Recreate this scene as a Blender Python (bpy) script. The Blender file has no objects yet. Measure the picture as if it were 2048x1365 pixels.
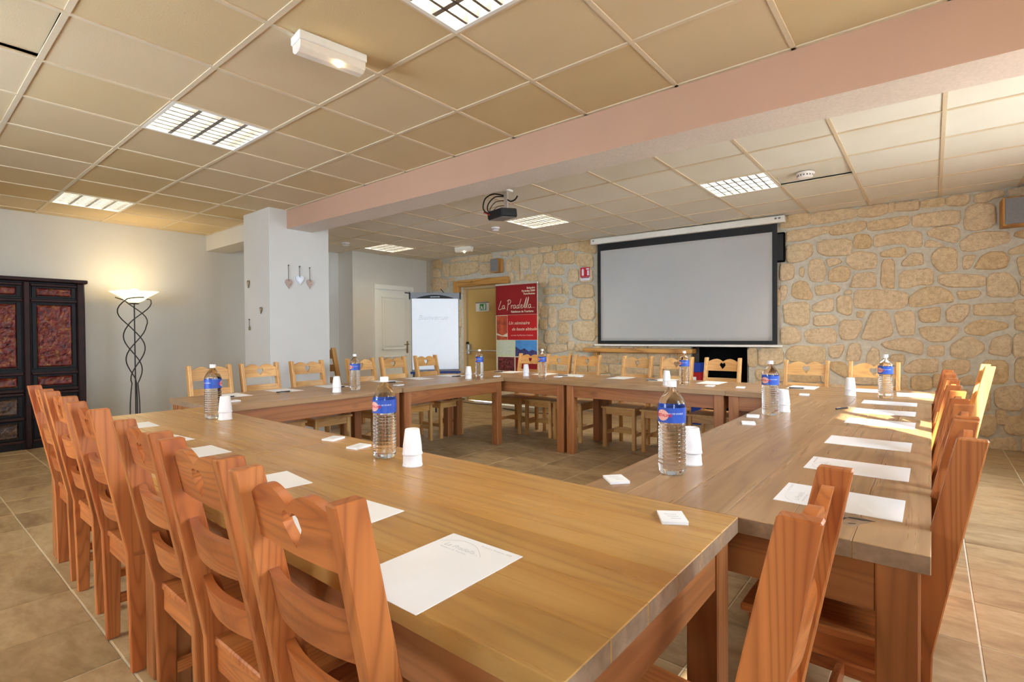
import bpy, bmesh, math, random
from mathutils import Vector, Matrix, noise
R = random.Random(7)
PI = math.pi
SC = bpy.context.scene
COL = SC.collection

# ---------------------------------------------------------------- camera, light, exposure
CAM_Z = 1.18
def make_camera():
    f, th, p, ro = 1030.5, 0.6839, -0.0118, 0.0071
    fw = Vector((-math.sin(th) * math.cos(p), math.cos(th) * math.cos(p), math.sin(p)))
    r = Vector((math.cos(th), math.sin(th), 0))
    up = r.cross(fw)
    c, s = math.cos(ro), math.sin(ro)
    r2, up2 = r * c - up * s, r * s + up * c
    cam = bpy.data.cameras.new('camera')
    cam.sensor_width = 36
    cam.lens = f / 2048 * 36
    cam.clip_start = 0.02
    o = bpy.data.objects.new('camera', cam)
    m = Matrix((r2, up2, -fw)).transposed().to_4x4()
    m.translation = (0, 0, CAM_Z)
    o.matrix_world = m
    COL.objects.link(o)
    SC.camera = o
make_camera()

w = bpy.data.worlds.new('World')
SC.world = w
w.use_nodes = True
bg = w.node_tree.nodes['Background']
bg.inputs['Color'].default_value = (0.70, 0.85, 1.0, 1)
bg.inputs['Strength'].default_value = 21.0

def sun():
    l = bpy.data.lights.new('sun', 'SUN')
    l.energy = 22
    l.angle = math.radians(0.6)
    l.color = (1, 0.93, 0.80)
    o = bpy.data.objects.new('sun', l)
    COL.objects.link(o)
    o.rotation_euler = Vector((-0.60, 0.62, -0.50)).to_track_quat('-Z', 'Y').to_euler()
sun()
SC.view_settings.view_transform = 'Standard'
SC.view_settings.look = 'None'
SC.view_settings.gamma = 1
SC.view_settings.use_curve_mapping = False
SC.view_settings.exposure = 0.78
TROFFER_W = 6
LAMP_W = 5
TROFFER_COL = (1.0, 0.86, 0.62)

# ---------------------------------------------------------------- helpers
def obj(name, bm, m, parent=None, loc=None, smooth=False):
    me = bpy.data.meshes.new(name)
    bm.normal_update()
    bm.to_mesh(me)
    bm.free()
    if smooth:
        for p in me.polygons: p.use_smooth = True
    if m: me.materials.append(m)
    return ob_from(name, me, parent, loc)
def ob_from(name, me, parent=None, loc=None):
    o = bpy.data.objects.new(name, me)
    COL.objects.link(o)
    if parent: o.parent = parent
    if loc: o.location = loc
    return o
def tag(o, label, cat, group=None, kind=None):
    o['label'] = label
    o['category'] = cat
    if group: o['group'] = group
    if kind: o['kind'] = kind
    return o
def thing(name, label, cat, loc=(0, 0, 0), rz=0, group=None):
    o = bpy.data.objects.new(name, None)
    o.empty_display_size = 0.05
    COL.objects.link(o)
    o.location = loc
    o.rotation_euler = (0, 0, rz)
    return tag(o, label, cat, group)
def struct(name, bm, m, parent=None, loc=None):
    o = obj(name, bm, m, parent, loc)
    if not parent: o['kind'] = 'structure'
    return o
def sempty(name, loc=(0, 0, 0), rz=0):
    o = bpy.data.objects.new(name, None)
    COL.objects.link(o)
    o.location = loc
    o.rotation_euler = (0, 0, rz)
    o['kind'] = 'structure'
    return o
def dup(root, loc, rz=0, label=None, group=None):
    r = root.copy(); COL.objects.link(r)
    r.location = loc; r.rotation_euler = (0, 0, rz)
    if label: r['label'] = label
    if group: r['group'] = group
    for ch in list(root.children):
        c = ch.copy(); COL.objects.link(c); c.parent = r
        for g in list(ch.children):
            d = g.copy(); COL.objects.link(d); d.parent = c
    return r
def box(bm, x0, x1, y0, y1, z0, z1, bev=0, seg=1, mat=None):
    r = bmesh.ops.create_cube(bm, size=1)
    vs = r['verts']
    M = Matrix.Translation(((x0 + x1) / 2, (y0 + y1) / 2, (z0 + z1) / 2)) @ Matrix.Diagonal((x1 - x0, y1 - y0, z1 - z0, 1))
    if mat: M = mat @ M
    bmesh.ops.transform(bm, matrix=M, verts=vs)
    if bev:
        es = list({e for v in vs for e in v.link_edges})
        bmesh.ops.bevel(bm, geom=es, offset=bev, segments=seg, affect='EDGES', profile=0.5)
    return bm
def B(*a, **k): return box(bmesh.new(), *a, **k)
def prism(bm, pts, d0, d1, axis='x', bev=0):
    """extrude a polygon; axis x: pts are (y,z); y: (x,z); z: (x,y)"""
    def P(a, b, d): return {'x': (d, a, b), 'y': (a, d, b), 'z': (a, b, d)}[axis]
    A = [bm.verts.new(P(a, b, d0)) for a, b in pts]
    Bv = [bm.verts.new(P(a, b, d1)) for a, b in pts]
    n = len(pts)
    fs = [bm.faces.new(A), bm.faces.new(Bv)]
    for i in range(n): fs.append(bm.faces.new((A[i], A[(i + 1) % n], Bv[(i + 1) % n], Bv[i])))
    bmesh.ops.recalc_face_normals(bm, faces=fs)
    if bev:
        es = list({e for f in fs for e in f.edges})
        bmesh.ops.bevel(bm, geom=es, offset=bev, segments=1, affect='EDGES', profile=0.5)
    return bm
def lathe(bm, prof, n=24, rfun=None, cap=True):
    rings = []
    for r, z in prof:
        ring = []
        for i in range(n):
            a = 2 * PI * i / n
            rr = r * (rfun(a, z) if rfun else 1)
            ring.append(bm.verts.new((rr * math.cos(a), rr * math.sin(a), z)))
        rings.append(ring)
    for A, C in zip(rings, rings[1:]):
        for i in range(n):
            bm.faces.new((A[i], A[(i + 1) % n], C[(i + 1) % n], C[i]))
    if cap:
        bm.faces.new(rings[0][::-1])
        bm.faces.new(rings[-1])
    bmesh.ops.recalc_face_normals(bm, faces=bm.faces[:])
    return bm
def tube(bm, pts, r, n=8):
    pts = [Vector(p) for p in pts]
    rings = []
    prev = None
    for i, p in enumerate(pts):
        t = (pts[min(i + 1, len(pts) - 1)] - pts[max(i - 1, 0)]).normalized()
        if prev is None:
            a = t.orthogonal().normalized()
        else:
            a = (prev - t * prev.dot(t))
            a = a.normalized() if a.length > 1e-6 else t.orthogonal().normalized()
        prev = a
        b = t.cross(a)
        rings.append([bm.verts.new(p + (a * math.cos(2 * PI * k / n) + b * math.sin(2 * PI * k / n)) * r) for k in range(n)])
    fs = []
    for A, C in zip(rings, rings[1:]):
        for k in range(n): fs.append(bm.faces.new((A[k], A[(k + 1) % n], C[(k + 1) % n], C[k])))
    fs.append(bm.faces.new(rings[0][::-1])); fs.append(bm.faces.new(rings[-1]))
    bmesh.ops.recalc_face_normals(bm, faces=fs)
    return bm
def smooth_path(pts, sub=6):
    pts = [Vector(p) for p in pts]
    out = []
    for i in range(len(pts) - 1):
        p0, p1, p2, p3 = pts[max(i - 1, 0)], pts[i], pts[i + 1], pts[min(i + 2, len(pts) - 1)]
        for k in range(sub):
            t = k / sub
            out.append(0.5 * ((2 * p1) + (p2 - p0) * t + (2 * p0 - 5 * p1 + 4 * p2 - p3) * t * t + (3 * p1 - p0 - 3 * p2 + p3) * t ** 3))
    out.append(pts[-1])
    return out
def text_mesh(s, size, shear=0.0, align='LEFT', extrude=0.0004, bold=0.0):
    """flat lettering as a mesh in the XY plane"""
    cu = bpy.data.curves.new('lettering', 'FONT')
    cu.body = s; cu.size = size; cu.shear = shear; cu.align_x = align
    cu.extrude = extrude; cu.offset = bold
    cu.resolution_u = 2
    o = bpy.data.objects.new('lettering', cu)
    COL.objects.link(o)
    dg = bpy.context.evaluated_depsgraph_get()
    me = bpy.data.meshes.new_from_object(o.evaluated_get(dg))
    bpy.data.objects.remove(o)
    bpy.data.curves.remove(cu)
    me.materials.clear()
    return me
def text_part(name, s, size, m, parent, M, **k):
    me = text_mesh(s, size, **k)
    me.transform(M)
    me.materials.append(m)
    return ob_from(name, me, parent)

# ---------------------------------------------------------------- materials
def srgb(r, g, b):
    f = lambda c: c / 12.92 if c <= 0.04045 else ((c + 0.055) / 1.055) ** 2.4
    return (f(r / 255), f(g / 255), f(b / 255), 1)
class NT:
    def __init__(s, name):
        s.m = bpy.data.materials.new(name); s.m.use_nodes = True
        s.t = s.m.node_tree; s.t.nodes.clear()
        s.out = s.n('ShaderNodeOutputMaterial')
    def n(s, typ, **k):
        nd = s.t.nodes.new(typ)
        for a, v in k.items(): setattr(nd, a, v)
        return nd
    def l(s, a, b): s.t.links.new(a, b)
    def bsdf(s, rough=0.5, spec=0.5, **k):
        b = s.n('ShaderNodeBsdfPrincipled')
        b.inputs['Roughness'].default_value = rough
        b.inputs['Specular IOR Level'].default_value = spec
        for a, v in k.items(): b.inputs[a].default_value = v
        s.l(b.outputs[0], s.out.inputs[0])
        s.b = b
        return b
    def coord(s, scale=(1, 1, 1), rand=0.0, kind='Object'):
        tc = s.n('ShaderNodeTexCoord'); mp = s.n('ShaderNodeMapping')
        mp.inputs['Scale'].default_value = scale
        s.l(tc.outputs[kind], mp.inputs[0])
        if rand:
            oi = s.n('ShaderNodeObjectInfo'); mu = s.n('ShaderNodeMath', operation='MULTIPLY')
            mu.inputs[1].default_value = rand
            s.l(oi.outputs['Random'], mu.inputs[0])
            cx = s.n('ShaderNodeCombineXYZ')
            for i in range(3): s.l(mu.outputs[0], cx.inputs[i])
            s.l(cx.outputs[0], mp.inputs['Location'])
        return mp.outputs[0]
    def noise(s, vec, scale, detail=4, rough=0.55, dist=0.0):
        nd = s.n('ShaderNodeTexNoise')
        nd.inputs['Scale'].default_value = scale; nd.inputs['Detail'].default_value = detail
        nd.inputs['Roughness'].default_value = rough; nd.inputs['Distortion'].default_value = dist
        s.l(vec, nd.inputs['Vector'])
        return nd.outputs[0]
    def ramp(s, fac, stops):
        r = s.n('ShaderNodeValToRGB')
        e = r.color_ramp.elements
        while len(e) < len(stops): e.new(0.5)
        for el, (p, c) in zip(e, stops):
            el.position = p; el.color = c if len(c) == 4 else (*c, 1)
        s.l(fac, r.inputs[0])
        return r.outputs[0]
    def mix(s, a, b, fac, mode='MIX'):
        mx = s.n('ShaderNodeMix', data_type='RGBA', blend_type=mode)
        for sock, v in ((mx.inputs[6], a), (mx.inputs[7], b), (mx.inputs[0], fac)):
            if hasattr(v, 'links') or hasattr(v, 'is_linked'): s.l(v, sock)
            else: sock.default_value = v
        return mx.outputs[2]
    def bump(s, h, strength=0.2, dist=0.01):
        b = s.n('ShaderNodeBump')
        b.inputs['Strength'].default_value = strength; b.inputs['Distance'].default_value = dist
        s.l(h, b.inputs['Height'])
        s.l(b.outputs[0], s.b.inputs['Normal'])
    def randcol(s, col, lo, hi):
        """per-object brightness"""
        oi = s.n('ShaderNodeObjectInfo'); mr = s.n('ShaderNodeMapRange')
        mr.inputs[3].default_value = lo; mr.inputs[4].default_value = hi
        s.l(oi.outputs['Random'], mr.inputs[0])
        h = s.n('ShaderNodeHueSaturation')
        s.l(mr.outputs[0], h.inputs['Value'])
        if hasattr(col, 'is_linked'): s.l(col, h.inputs['Color'])
        else: h.inputs['Color'].default_value = col
        return h.outputs[0]
def plain(name, c, rough=0.5, spec=0.4, var=0.06, scale=30, metal=0.0, bump=0.0, bscale=None):
    t = NT(name); t.bsdf(rough, spec); t.b.inputs['Metallic'].default_value = metal
    v = t.coord()
    n = t.noise(v, scale, 5)
    dk = tuple(x * (1 - var * 1.6) for x in c[:3]); lt = tuple(min(1, x * (1 + var)) for x in c[:3])
    t.l(t.ramp(n, [(0.3, dk), (0.7, lt)]), t.b.inputs['Base Color'])
    if bump: t.bump(t.noise(v, bscale or scale * 4, 4), bump, 0.004)
    return t.m
def emit(name, c, strength):
    t = NT(name); e = t.n('ShaderNodeEmission')
    e.inputs[0].default_value = c; e.inputs[1].default_value = strength
    t.l(e.outputs[0], t.out.inputs[0])
    return t.m
def wood(name, light, mid, dark, axis, rough=0.38, rand=(0.88, 1.08), knots=0.6, ring=55, coat=0.0, stain=None, lw=0.85):
    t = NT(name); t.bsdf(rough, 0.45)
    if coat: t.b.inputs['Coat Weight'].default_value = coat; t.b.inputs['Coat Roughness'].default_value = 0.28
    sc = [9, 9, 9]; sc['xyz'.index(axis)] = 0.75
    v = t.coord(tuple(sc), 37.0)
    sf = [60, 60, 60]; sf['xyz'.index(axis)] = 1.6
    vf = t.coord(tuple(sf), 23.0)
    n1 = t.noise(v, 1.0, 1.2, 0.45, 0.2)
    # growth rings: a folded low-frequency field
    mu = t.n('ShaderNodeMath', operation='MULTIPLY'); mu.inputs[1].default_value = ring * 0.22
    t.l(n1, mu.inputs[0])
    fr = t.n('ShaderNodeMath', operation='PINGPONG'); fr.inputs[1].default_value = 1.0
    t.l(mu.outputs[0], fr.inputs[0])
    nf = t.noise(vf, 1.0, 3, 0.6)
    base = t.ramp(n1, [(0.30, mid), (0.62, light)])
    lines = t.ramp(fr.outputs[0], [(0.0, (1, 1, 1)), (0.60, (0.75, 0.75, 0.75)), (0.98, (0.1, 0.1, 0.1))])
    c = t.mix(base, t.mix(dark, base, lines), lw)
    fine = t.ramp(nf, [(0.30, (0.80, 0.80, 0.80)), (0.62, (1, 1, 1))])
    c = t.mix(c, fine, 0.55, 'MULTIPLY')
    if knots:
        ks = [5, 5, 5]; ks['xyz'.index(axis)] = 2.2
        vo = t.n('ShaderNodeTexVoronoi'); vo.inputs['Scale'].default_value = 1.0
        t.l(t.coord(tuple(ks), 11.0), vo.inputs['Vector'])
        kn = t.ramp(vo.outputs['Distance'], [(0.05, (1, 1, 1)), (0.13, (0, 0, 0))])
        kf = t.n('ShaderNodeMath', operation='MULTIPLY'); kf.inputs[1].default_value = knots
        t.l(kn, kf.inputs[0])
        c = t.mix(c, tuple(x * 0.45 for x in dark[:3]) + (1,), kf.outputs[0])
    if stain:
        ss = [2.2, 2.2, 2.2]; ss['xyz'.index(axis)] = 1.1
        st = t.ramp(t.noise(t.coord(tuple(ss), 5.0), 1.0, 5, 0.6), [(0.42, (0, 0, 0)), (0.66, (1, 1, 1))])
        c = t.mix(c, stain, t.mix((0, 0, 0, 1), (0.5, 0.5, 0.5, 1), st))
    t.l(t.randcol(c, *rand), t.b.inputs['Base Color'])
    t.bump(nf, 0.12, 0.002)
    rr = t.ramp(nf, [(0.2, (rough * 1.25,) * 3), (0.8, (rough * 0.8,) * 3)])
    t.l(rr, t.b.inputs['Roughness'])
    return t.m
M = {}
def wood3(key, *a, **k):
    for ax in 'xyz': M[key + '_' + ax] = wood(key + '_' + ax, *a, axis=ax, **k)
wood3('pine', srgb(202, 124, 66), srgb(178, 96, 46), srgb(120, 54, 24), rough=0.36, ring=150, lw=0.5)
wood3('litpine', srgb(222, 172, 106), srgb(206, 148, 80), srgb(160, 96, 46), rough=0.40, ring=150, lw=0.42)  # far and left chairs: brighter, yellower light put into the pine colour
wood3('honey', srgb(198, 156, 90), srgb(182, 136, 72), srgb(146, 98, 48), rough=0.30, knots=0.25, ring=60, rand=(0.95, 1.04), stain=srgb(200, 142, 66), lw=0.5)
wood3('brown', srgb(178, 142, 102), srgb(160, 122, 82), srgb(122, 84, 52), rough=0.30, knots=0.3, ring=60, rand=(0.93, 1.05), stain=srgb(172, 136, 98), lw=0.5)
wood3('framewood', srgb(178, 116, 68), srgb(154, 92, 50), srgb(106, 58, 30), rough=0.36, ring=90, lw=0.4, knots=0.4)
wood3('timber', srgb(214, 160, 84), srgb(196, 138, 66), srgb(140, 88, 40), rough=0.5, ring=40)
M['end_grain'] = plain('end_grain', srgb(150, 122, 96), 0.6, 0.3, 0.15, 40)
M['white_wall'] = plain('white_wall', srgb(208, 203, 193), 0.75, 0.2, 0.02, 2.0, bump=0.10, bscale=90)
M['pillar'] = plain('pillar', srgb(212, 207, 200), 0.75, 0.2, 0.02, 2.0, bump=0.12, bscale=90)
M['salmon'] = plain('salmon', srgb(194, 154, 130), 0.7, 0.2, 0.03, 1.5, bump=0.08, bscale=70)
M['plaster'] = plain('plaster', srgb(226, 214, 204), 0.85, 0.15, 0.05, 60, bump=0.9, bscale=110)
M['mortar'] = plain('mortar', srgb(208, 201, 184), 0.9, 0.1, 0.10, 24, bump=0.5, bscale=140)
def tile_mat(name, cols):
    t = NT(name); t.bsdf(0.9, 0.1)
    v = t.coord((1, 1, 1), 50.0)
    n = t.noise(v, 2.2, 3)
    oi = t.n('ShaderNodeObjectInfo')
    c = t.ramp(oi.outputs['Random'], list(zip((0.0, 0.35, 0.7, 1.0), [srgb(*q) for q in cols])))
    f = t.ramp(n, [(0.3, (0.94, 0.93, 0.90)), (0.7, (1, 1, 1))])
    t.l(t.mix(c, f, 0.8, 'MULTIPLY'), t.b.inputs['Base Color'])
    t.bump(t.noise(v, 160, 3), 0.25, 0.003)
    return t.m
M['warm_lit_panel'] = tile_mat('warm_lit_panel', [(208, 182, 138), (214, 192, 154), (216, 196, 166), (210, 186, 144)])  # near-zone panels: warm lamplight put into the tile colours
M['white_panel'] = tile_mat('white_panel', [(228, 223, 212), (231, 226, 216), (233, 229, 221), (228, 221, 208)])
M['grid_bar'] = plain('grid_bar', srgb(216, 198, 170), 0.5, 0.3, 0.02)
M['void'] = plain('void', srgb(34, 30, 28), 0.9, 0.1)
def floor_mat():
    t = NT('floor_tile'); t.bsdf(0.42, 0.4)
    v = t.coord((1, 2.2, 1), 60.0)
    n = t.noise(v, 3.0, 6, 0.62, 0.6)
    n2 = t.noise(v, 11.0, 5, 0.7)
    c = t.ramp(n, [(0.28, srgb(150, 122, 88)), (0.48, srgb(176, 150, 112)), (0.72, srgb(196, 172, 134))])
    c = t.mix(c, t.ramp(n2, [(0.35, (0.76, 0.72, 0.66)), (0.6, (1, 1, 1))]), 0.6, 'MULTIPLY')
    t.l(t.randcol(c, 0.88, 1.1), t.b.inputs['Base Color'])
    t.bump(n2, 0.25, 0.003)
    t.l(t.ramp(n2, [(0.2, (0.55,) * 3), (0.8, (0.36,) * 3)]), t.b.inputs['Roughness'])
    return t.m
M['floor_tile'] = floor_mat()
M['added_terrace'] = plain('added_terrace', srgb(190, 184, 170), 0.9, 0.1, 0.1, 2)
M['grout'] = plain('grout', srgb(222, 214, 192), 0.85, 0.1, 0.08, 20)
def stone_mat():
    t = NT('stone'); t.bsdf(0.88, 0.15)
    v = t.coord((1, 1, 1), 0.0)
    n = t.noise(v, 26, 6, 0.7)
    n2 = t.noise(v, 70, 4, 0.7)
    oi = t.n('ShaderNodeObjectInfo')
    c = t.ramp(oi.outputs['Random'], [(0.0, srgb(238, 212, 168)), (0.35, srgb(243, 220, 182)), (0.7, srgb(242, 217, 180)), (1.0, srgb(234, 204, 156))])
    c = t.mix(c, t.ramp(n, [(0.36, (0.68, 0.60, 0.50)), (0.58, (1, 1, 1))]), 0.65, 'MULTIPLY')
    t.l(c, t.b.inputs['Base Color'])
    t.bump(n2, 1.0, 0.016)
    return t.m
M['stone'] = stone_mat()
M['alu'] = plain('alu', (0.80, 0.81, 0.80, 1), 0.30, 0.5, 0.03, metal=0.85)
M['louvre'] = plain('louvre', (0.42, 0.42, 0.42, 1), 0.25, 0.5, 0.03, metal=0.9)
M['steel'] = plain('steel', (0.55, 0.55, 0.54, 1), 0.35, 0.5, 0.05, metal=0.9)
M['white_enamel'] = plain('white_enamel', srgb(236, 234, 228), 0.4, 0.4, 0.02)
M['white_plastic'] = plain('white_plastic', srgb(240, 236, 236), 0.35, 0.5, 0.01)
M['paper'] = plain('paper', srgb(246, 247, 250), 0.7, 0.2, 0.008, 12)
M['print_grey'] = plain('print_grey', srgb(206, 209, 214), 0.7, 0.2)
M['print_pale'] = plain('print_pale', srgb(196, 200, 206), 0.7, 0.2)
M['print_faint'] = plain('print_faint', srgb(226, 228, 232), 0.7, 0.2)
M['ink_red'] = plain('ink_red', srgb(226, 190, 194), 0.7, 0.2)
M['screen'] = plain('screen', srgb(248, 248, 247), 0.8, 0.1, 0.015, 1.4)
M['black'] = plain('black', srgb(22, 21, 22), 0.55, 0.4, 0.1)
M['matte_black'] = plain('matte_black', srgb(14, 13, 14), 0.9, 0.1, 0.1)
M['dark_grey'] = plain('dark_grey', srgb(58, 58, 62), 0.5, 0.4)
M['mid_grey'] = plain('mid_grey', srgb(128, 128, 130), 0.5, 0.4)
M['iron'] = plain('iron', srgb(44, 36, 32), 0.5, 0.5, 0.15)
M['red_print'] = plain('red_print', srgb(190, 34, 34), 0.5, 0.3, 0.08, 2.0)
M['deep_red'] = plain('deep_red', srgb(150, 26, 30), 0.5, 0.3, 0.08, 2.0)
M['sign_red'] = plain('sign_red', srgb(206, 30, 52), 0.45, 0.4)
M['sign_green'] = plain('sign_green', srgb(60, 150, 70), 0.45, 0.4)
M['cream_print'] = plain('cream_print', srgb(236, 226, 196), 0.5, 0.3)
M['pale_green'] = plain('pale_green', srgb(214, 218, 176), 0.5, 0.3)
M['sky_print'] = plain('sky_print', srgb(84, 150, 214), 0.5, 0.3, 0.12, 6)
M['mount_print'] = plain('mount_print', srgb(74, 72, 120), 0.5, 0.3, 0.4, 22)
M['dusk_print'] = plain('dusk_print', srgb(196, 88, 56), 0.5, 0.3, 0.3, 12)
M['room_print'] = plain('room_print', srgb(126, 58, 58), 0.5, 0.3, 0.55, 26)
M['fire_door'] = plain('fire_door', srgb(206, 172, 104), 0.5, 0.35, 0.03, 2.0)
M['door_frame'] = plain('door_frame', srgb(196, 168, 124), 0.5, 0.35, 0.03)
M['white_paint'] = plain('white_paint', srgb(232, 231, 222), 0.45, 0.35, 0.015)
M['brass'] = plain('brass', srgb(150, 140, 110), 0.35, 0.5, 0.05, metal=0.8)
M['lacquer'] = plain('lacquer', srgb(44, 18, 17), 0.5, 0.25, 0.35, 9)
M['lacquer_black'] = plain('lacquer_black', srgb(18, 13, 14), 0.5, 0.25, 0.3, 9)
def carved():
    t = NT('carved_red'); t.bsdf(0.38, 0.5)
    v = t.coord((1, 1, 1), 9.0)
    n = t.noise(v, 34, 5, 0.7)
    n2 = t.noise(v, 16, 4, 0.6)
    c = t.ramp(n2, [(0.30, srgb(48, 14, 12)), (0.46, srgb(112, 26, 22)), (0.58, srgb(128, 58, 30)), (0.72, srgb(160, 112, 56))])
    c = t.mix(c, t.ramp(n, [(0.38, (0.35, 0.3, 0.3)), (0.56, (1, 1, 1))]), 0.8, 'MULTIPLY')
    t.l(c, t.b.inputs['Base Color'])
    t.bump(n, 0.6, 0.006)
    return t.m
M['carved'] = carved()
def carved_dark():
    t = NT('carved_dark'); t.bsdf(0.4, 0.5)
    v = t.coord((1, 1, 1), 9.0)
    n = t.noise(v, 30, 5, 0.7)
    c = t.ramp(n, [(0.35, srgb(38, 26, 22)), (0.55, srgb(86, 58, 40)), (0.7, srgb(140, 112, 70))])
    t.l(c, t.b.inputs['Base Color'])
    t.bump(n, 0.6, 0.006)
    return t.m
M['carved_dark'] = carved_dark()
M['label_blue'] = plain('label_blue', srgb(48, 84, 176), 0.35, 0.4, 0.12, 40)
M['label_pink'] = plain('label_pink', srgb(232, 172, 160), 0.4, 0.4)
M['label_white'] = plain('label_white', srgb(236, 236, 244), 0.4, 0.4)
def water():
    t = NT('bottle_water'); t.bsdf(0.03, 0.5)
    t.b.inputs['Transmission Weight'].default_value = 1.0
    t.b.inputs['IOR'].default_value = 1.33
    t.b.inputs['Base Color'].default_value = (0.97, 0.98, 0.99, 1)
    return t.m
M['water'] = water()
def pane():
    t = NT('window_glass')
    tr = t.n('ShaderNodeBsdfTransparent'); gl = t.n('ShaderNodeBsdfGlossy')
    gl.inputs['Roughness'].default_value = 0.02
    mx = t.n('ShaderNodeMixShader')
    mx.inputs[0].default_value = 0.06
    t.l(tr.outputs[0], mx.inputs[1]); t.l(gl.outputs[0], mx.inputs[2])
    t.l(mx.outputs[0], t.out.inputs[0])
    return t.m
M['pane'] = pane()
M['tube_glow'] = emit('tube_glow', (1.0, 0.96, 0.88, 1), 3.0)
M['bulb'] = emit('bulb', (1.0, 0.86, 0.58, 1), 14.0)
M['small_bulb'] = emit('small_bulb', (1.0, 0.78, 0.40, 1), 22.0)
def lamp_shade():
    t = NT('frosted_shade'); t.bsdf(0.35, 0.4)
    t.b.inputs['Base Color'].default_value = srgb(250, 238, 200)
    t.b.inputs['Emission Color'].default_value = (1.0, 0.86, 0.52, 1)
    t.b.inputs['Emission Strength'].default_value = 0.9
    return t.m
M['shade'] = lamp_shade()
M['diffuser'] = plain('diffuser', srgb(232, 222, 210), 0.35, 0.4, 0.02)
M['heart_wood'] = plain('heart_wood', srgb(186, 160, 146), 0.7, 0.2, 0.15, 60)
M['heart_silver'] = plain('heart_silver', srgb(226, 230, 238), 0.35, 0.5, 0.15, 90, metal=0.3)
M['heart_grey'] = plain('heart_grey', srgb(140, 128, 96), 0.7, 0.2, 0.15, 60)
M['cord'] = plain('cord', srgb(110, 100, 92), 0.8, 0.2)
M['blue_card'] = plain('blue_card', srgb(34, 66, 160), 0.6, 0.3)
M['red_card'] = plain('red_card', srgb(170, 28, 36), 0.6, 0.3)
M['cable_red'] = plain('cable_red', srgb(180, 40, 36), 0.5, 0.4)
M['blue_glass'] = plain('blue_glass', srgb(38, 62, 128), 0.4, 0.4)

# ---------------------------------------------------------------- room shell
CZ = 2.607
XL, XR, YB, YF = -7.92, 1.35, -1.9, 7.3
WANG = math.atan2(0.475, 8.01)
WP0 = Vector((-7.37, 6.63, 0))
WD = Vector((math.cos(WANG), math.sin(WANG), 0)); WN = Vector((math.sin(WANG), -math.cos(WANG), 0))
def wl(s, off, z): return WP0 + WD * s + WN * off + Vector((0, 0, z))

# floor: a mortar bed, every tile a piece of its own
floor = struct('floor', B(XL - 0.1, XR + 0.1, YB - 0.1, YF + 0.4, -0.12, -0.003), M['grout'])
TS, TX0, TY0 = 0.409, -3.13, 0.55
tile_bm = bmesh.new(); box(tile_bm, 0.003, TS - 0.003, 0.003, TS - 0.003, -0.012, 0.0, 0.002)
tile_me = bpy.data.meshes.new('floor_tile'); tile_bm.to_mesh(tile_me); tile_bm.free(); tile_me.materials.append(M['floor_tile'])
cells = []
for i in range(-12, 11):
    for j in range(-6, 17):
        x, y = TX0 + i * TS, TY0 + j * TS
        cx, cy = x + TS / 2, y + TS / 2
        if x + TS < XL or x > XR or y + TS < YB or y > YF: continue
        th = 0.6839
        d = -cx * math.sin(th) + cy * math.cos(th); l = cx * math.cos(th) + cy * math.sin(th)
        vis = d > 0.3 and abs(l) < d * 1.0 + 0.5
        cells.append((not vis, d, x, y))
cells.sort()
rest = bmesh.new()
for k, (nv, d, x, y) in enumerate(cells):
    if k < 292 and not nv:
        o = ob_from('floor_tile', tile_me, floor, (x, y, R.uniform(-0.0006, 0.0006)))
    else:
        box(rest, x + 0.003, x + TS - 0.003, y + 0.003, y + TS - 0.003, -0.012, 0.0)
o = obj('floor_tile_field', rest, M['floor_tile'], floor); o['kind'] = 'stuff'

# ceiling: slab above, panels lying in a visible grid
ceiling = struct('ceiling', B(XL - 0.1, XR + 0.1, YB - 0.1, YF + 0.4, CZ + 0.14, CZ + 0.25), M['void'])
XS = [0.06 - 0.6 * k for k in range(14, -3, -1)]
YN = [1.135 + 0.6 * k for k in range(-6, 3)] + [2.92]
YFAR = [3.22] + [3.75 + 0.6 * k for k in range(6)] + [7.35]
TROFFERS = [(-4.14, 1.135), (-7.14, 1.135), (-1.74, 1.135), (-4.14, 4.95), (-1.74, 4.95), (-7.14, 4.95)]
def istro(x, y): return any(abs(x - a) < 0.02 and abs(y - b) < 0.02 for a, b in TROFFERS)
tcache = {}
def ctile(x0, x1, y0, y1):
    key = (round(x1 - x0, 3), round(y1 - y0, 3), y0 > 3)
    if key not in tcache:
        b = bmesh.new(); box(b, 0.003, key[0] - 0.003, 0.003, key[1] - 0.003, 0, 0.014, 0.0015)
        me = bpy.data.meshes.new('ceiling_panel'); b.to_mesh(me); b.free(); me.materials.append(M['white_panel' if key[2] else 'warm_lit_panel'])
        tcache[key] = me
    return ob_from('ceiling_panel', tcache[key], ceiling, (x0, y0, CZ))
def stone_y(x): return 6.63 + (x + 7.37) * 0.0593
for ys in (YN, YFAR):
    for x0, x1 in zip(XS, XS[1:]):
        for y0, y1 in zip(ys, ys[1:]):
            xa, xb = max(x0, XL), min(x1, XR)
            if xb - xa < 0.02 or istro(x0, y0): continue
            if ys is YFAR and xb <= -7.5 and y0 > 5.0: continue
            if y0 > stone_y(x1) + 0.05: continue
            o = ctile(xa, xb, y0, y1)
            if abs(x0 + 3.54) < .02 and abs(y0 + .065) < .02:
                o.location.z += 0.018; o.rotation_euler = (0.012, -0.02, 0)
            if abs(x0 + 1.14) < .02 and abs(y0 - 4.95) < .02:
                o.rotation_euler = (0.035, 0.0, 0)
def bar(x0, x1, y0, y1):
    obj('grid_bar', B(x0, x1, y0, y1, CZ - 0.006, CZ + 0.002, 0.001), M['grid_bar'], ceiling)
for x in XS:
    if x <= XL + .02 or x >= XR: continue
    bar(x - 0.012, x + 0.012, YB, 2.92); bar(x - 0.012, x + 0.012, 3.22, 7.3)
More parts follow.
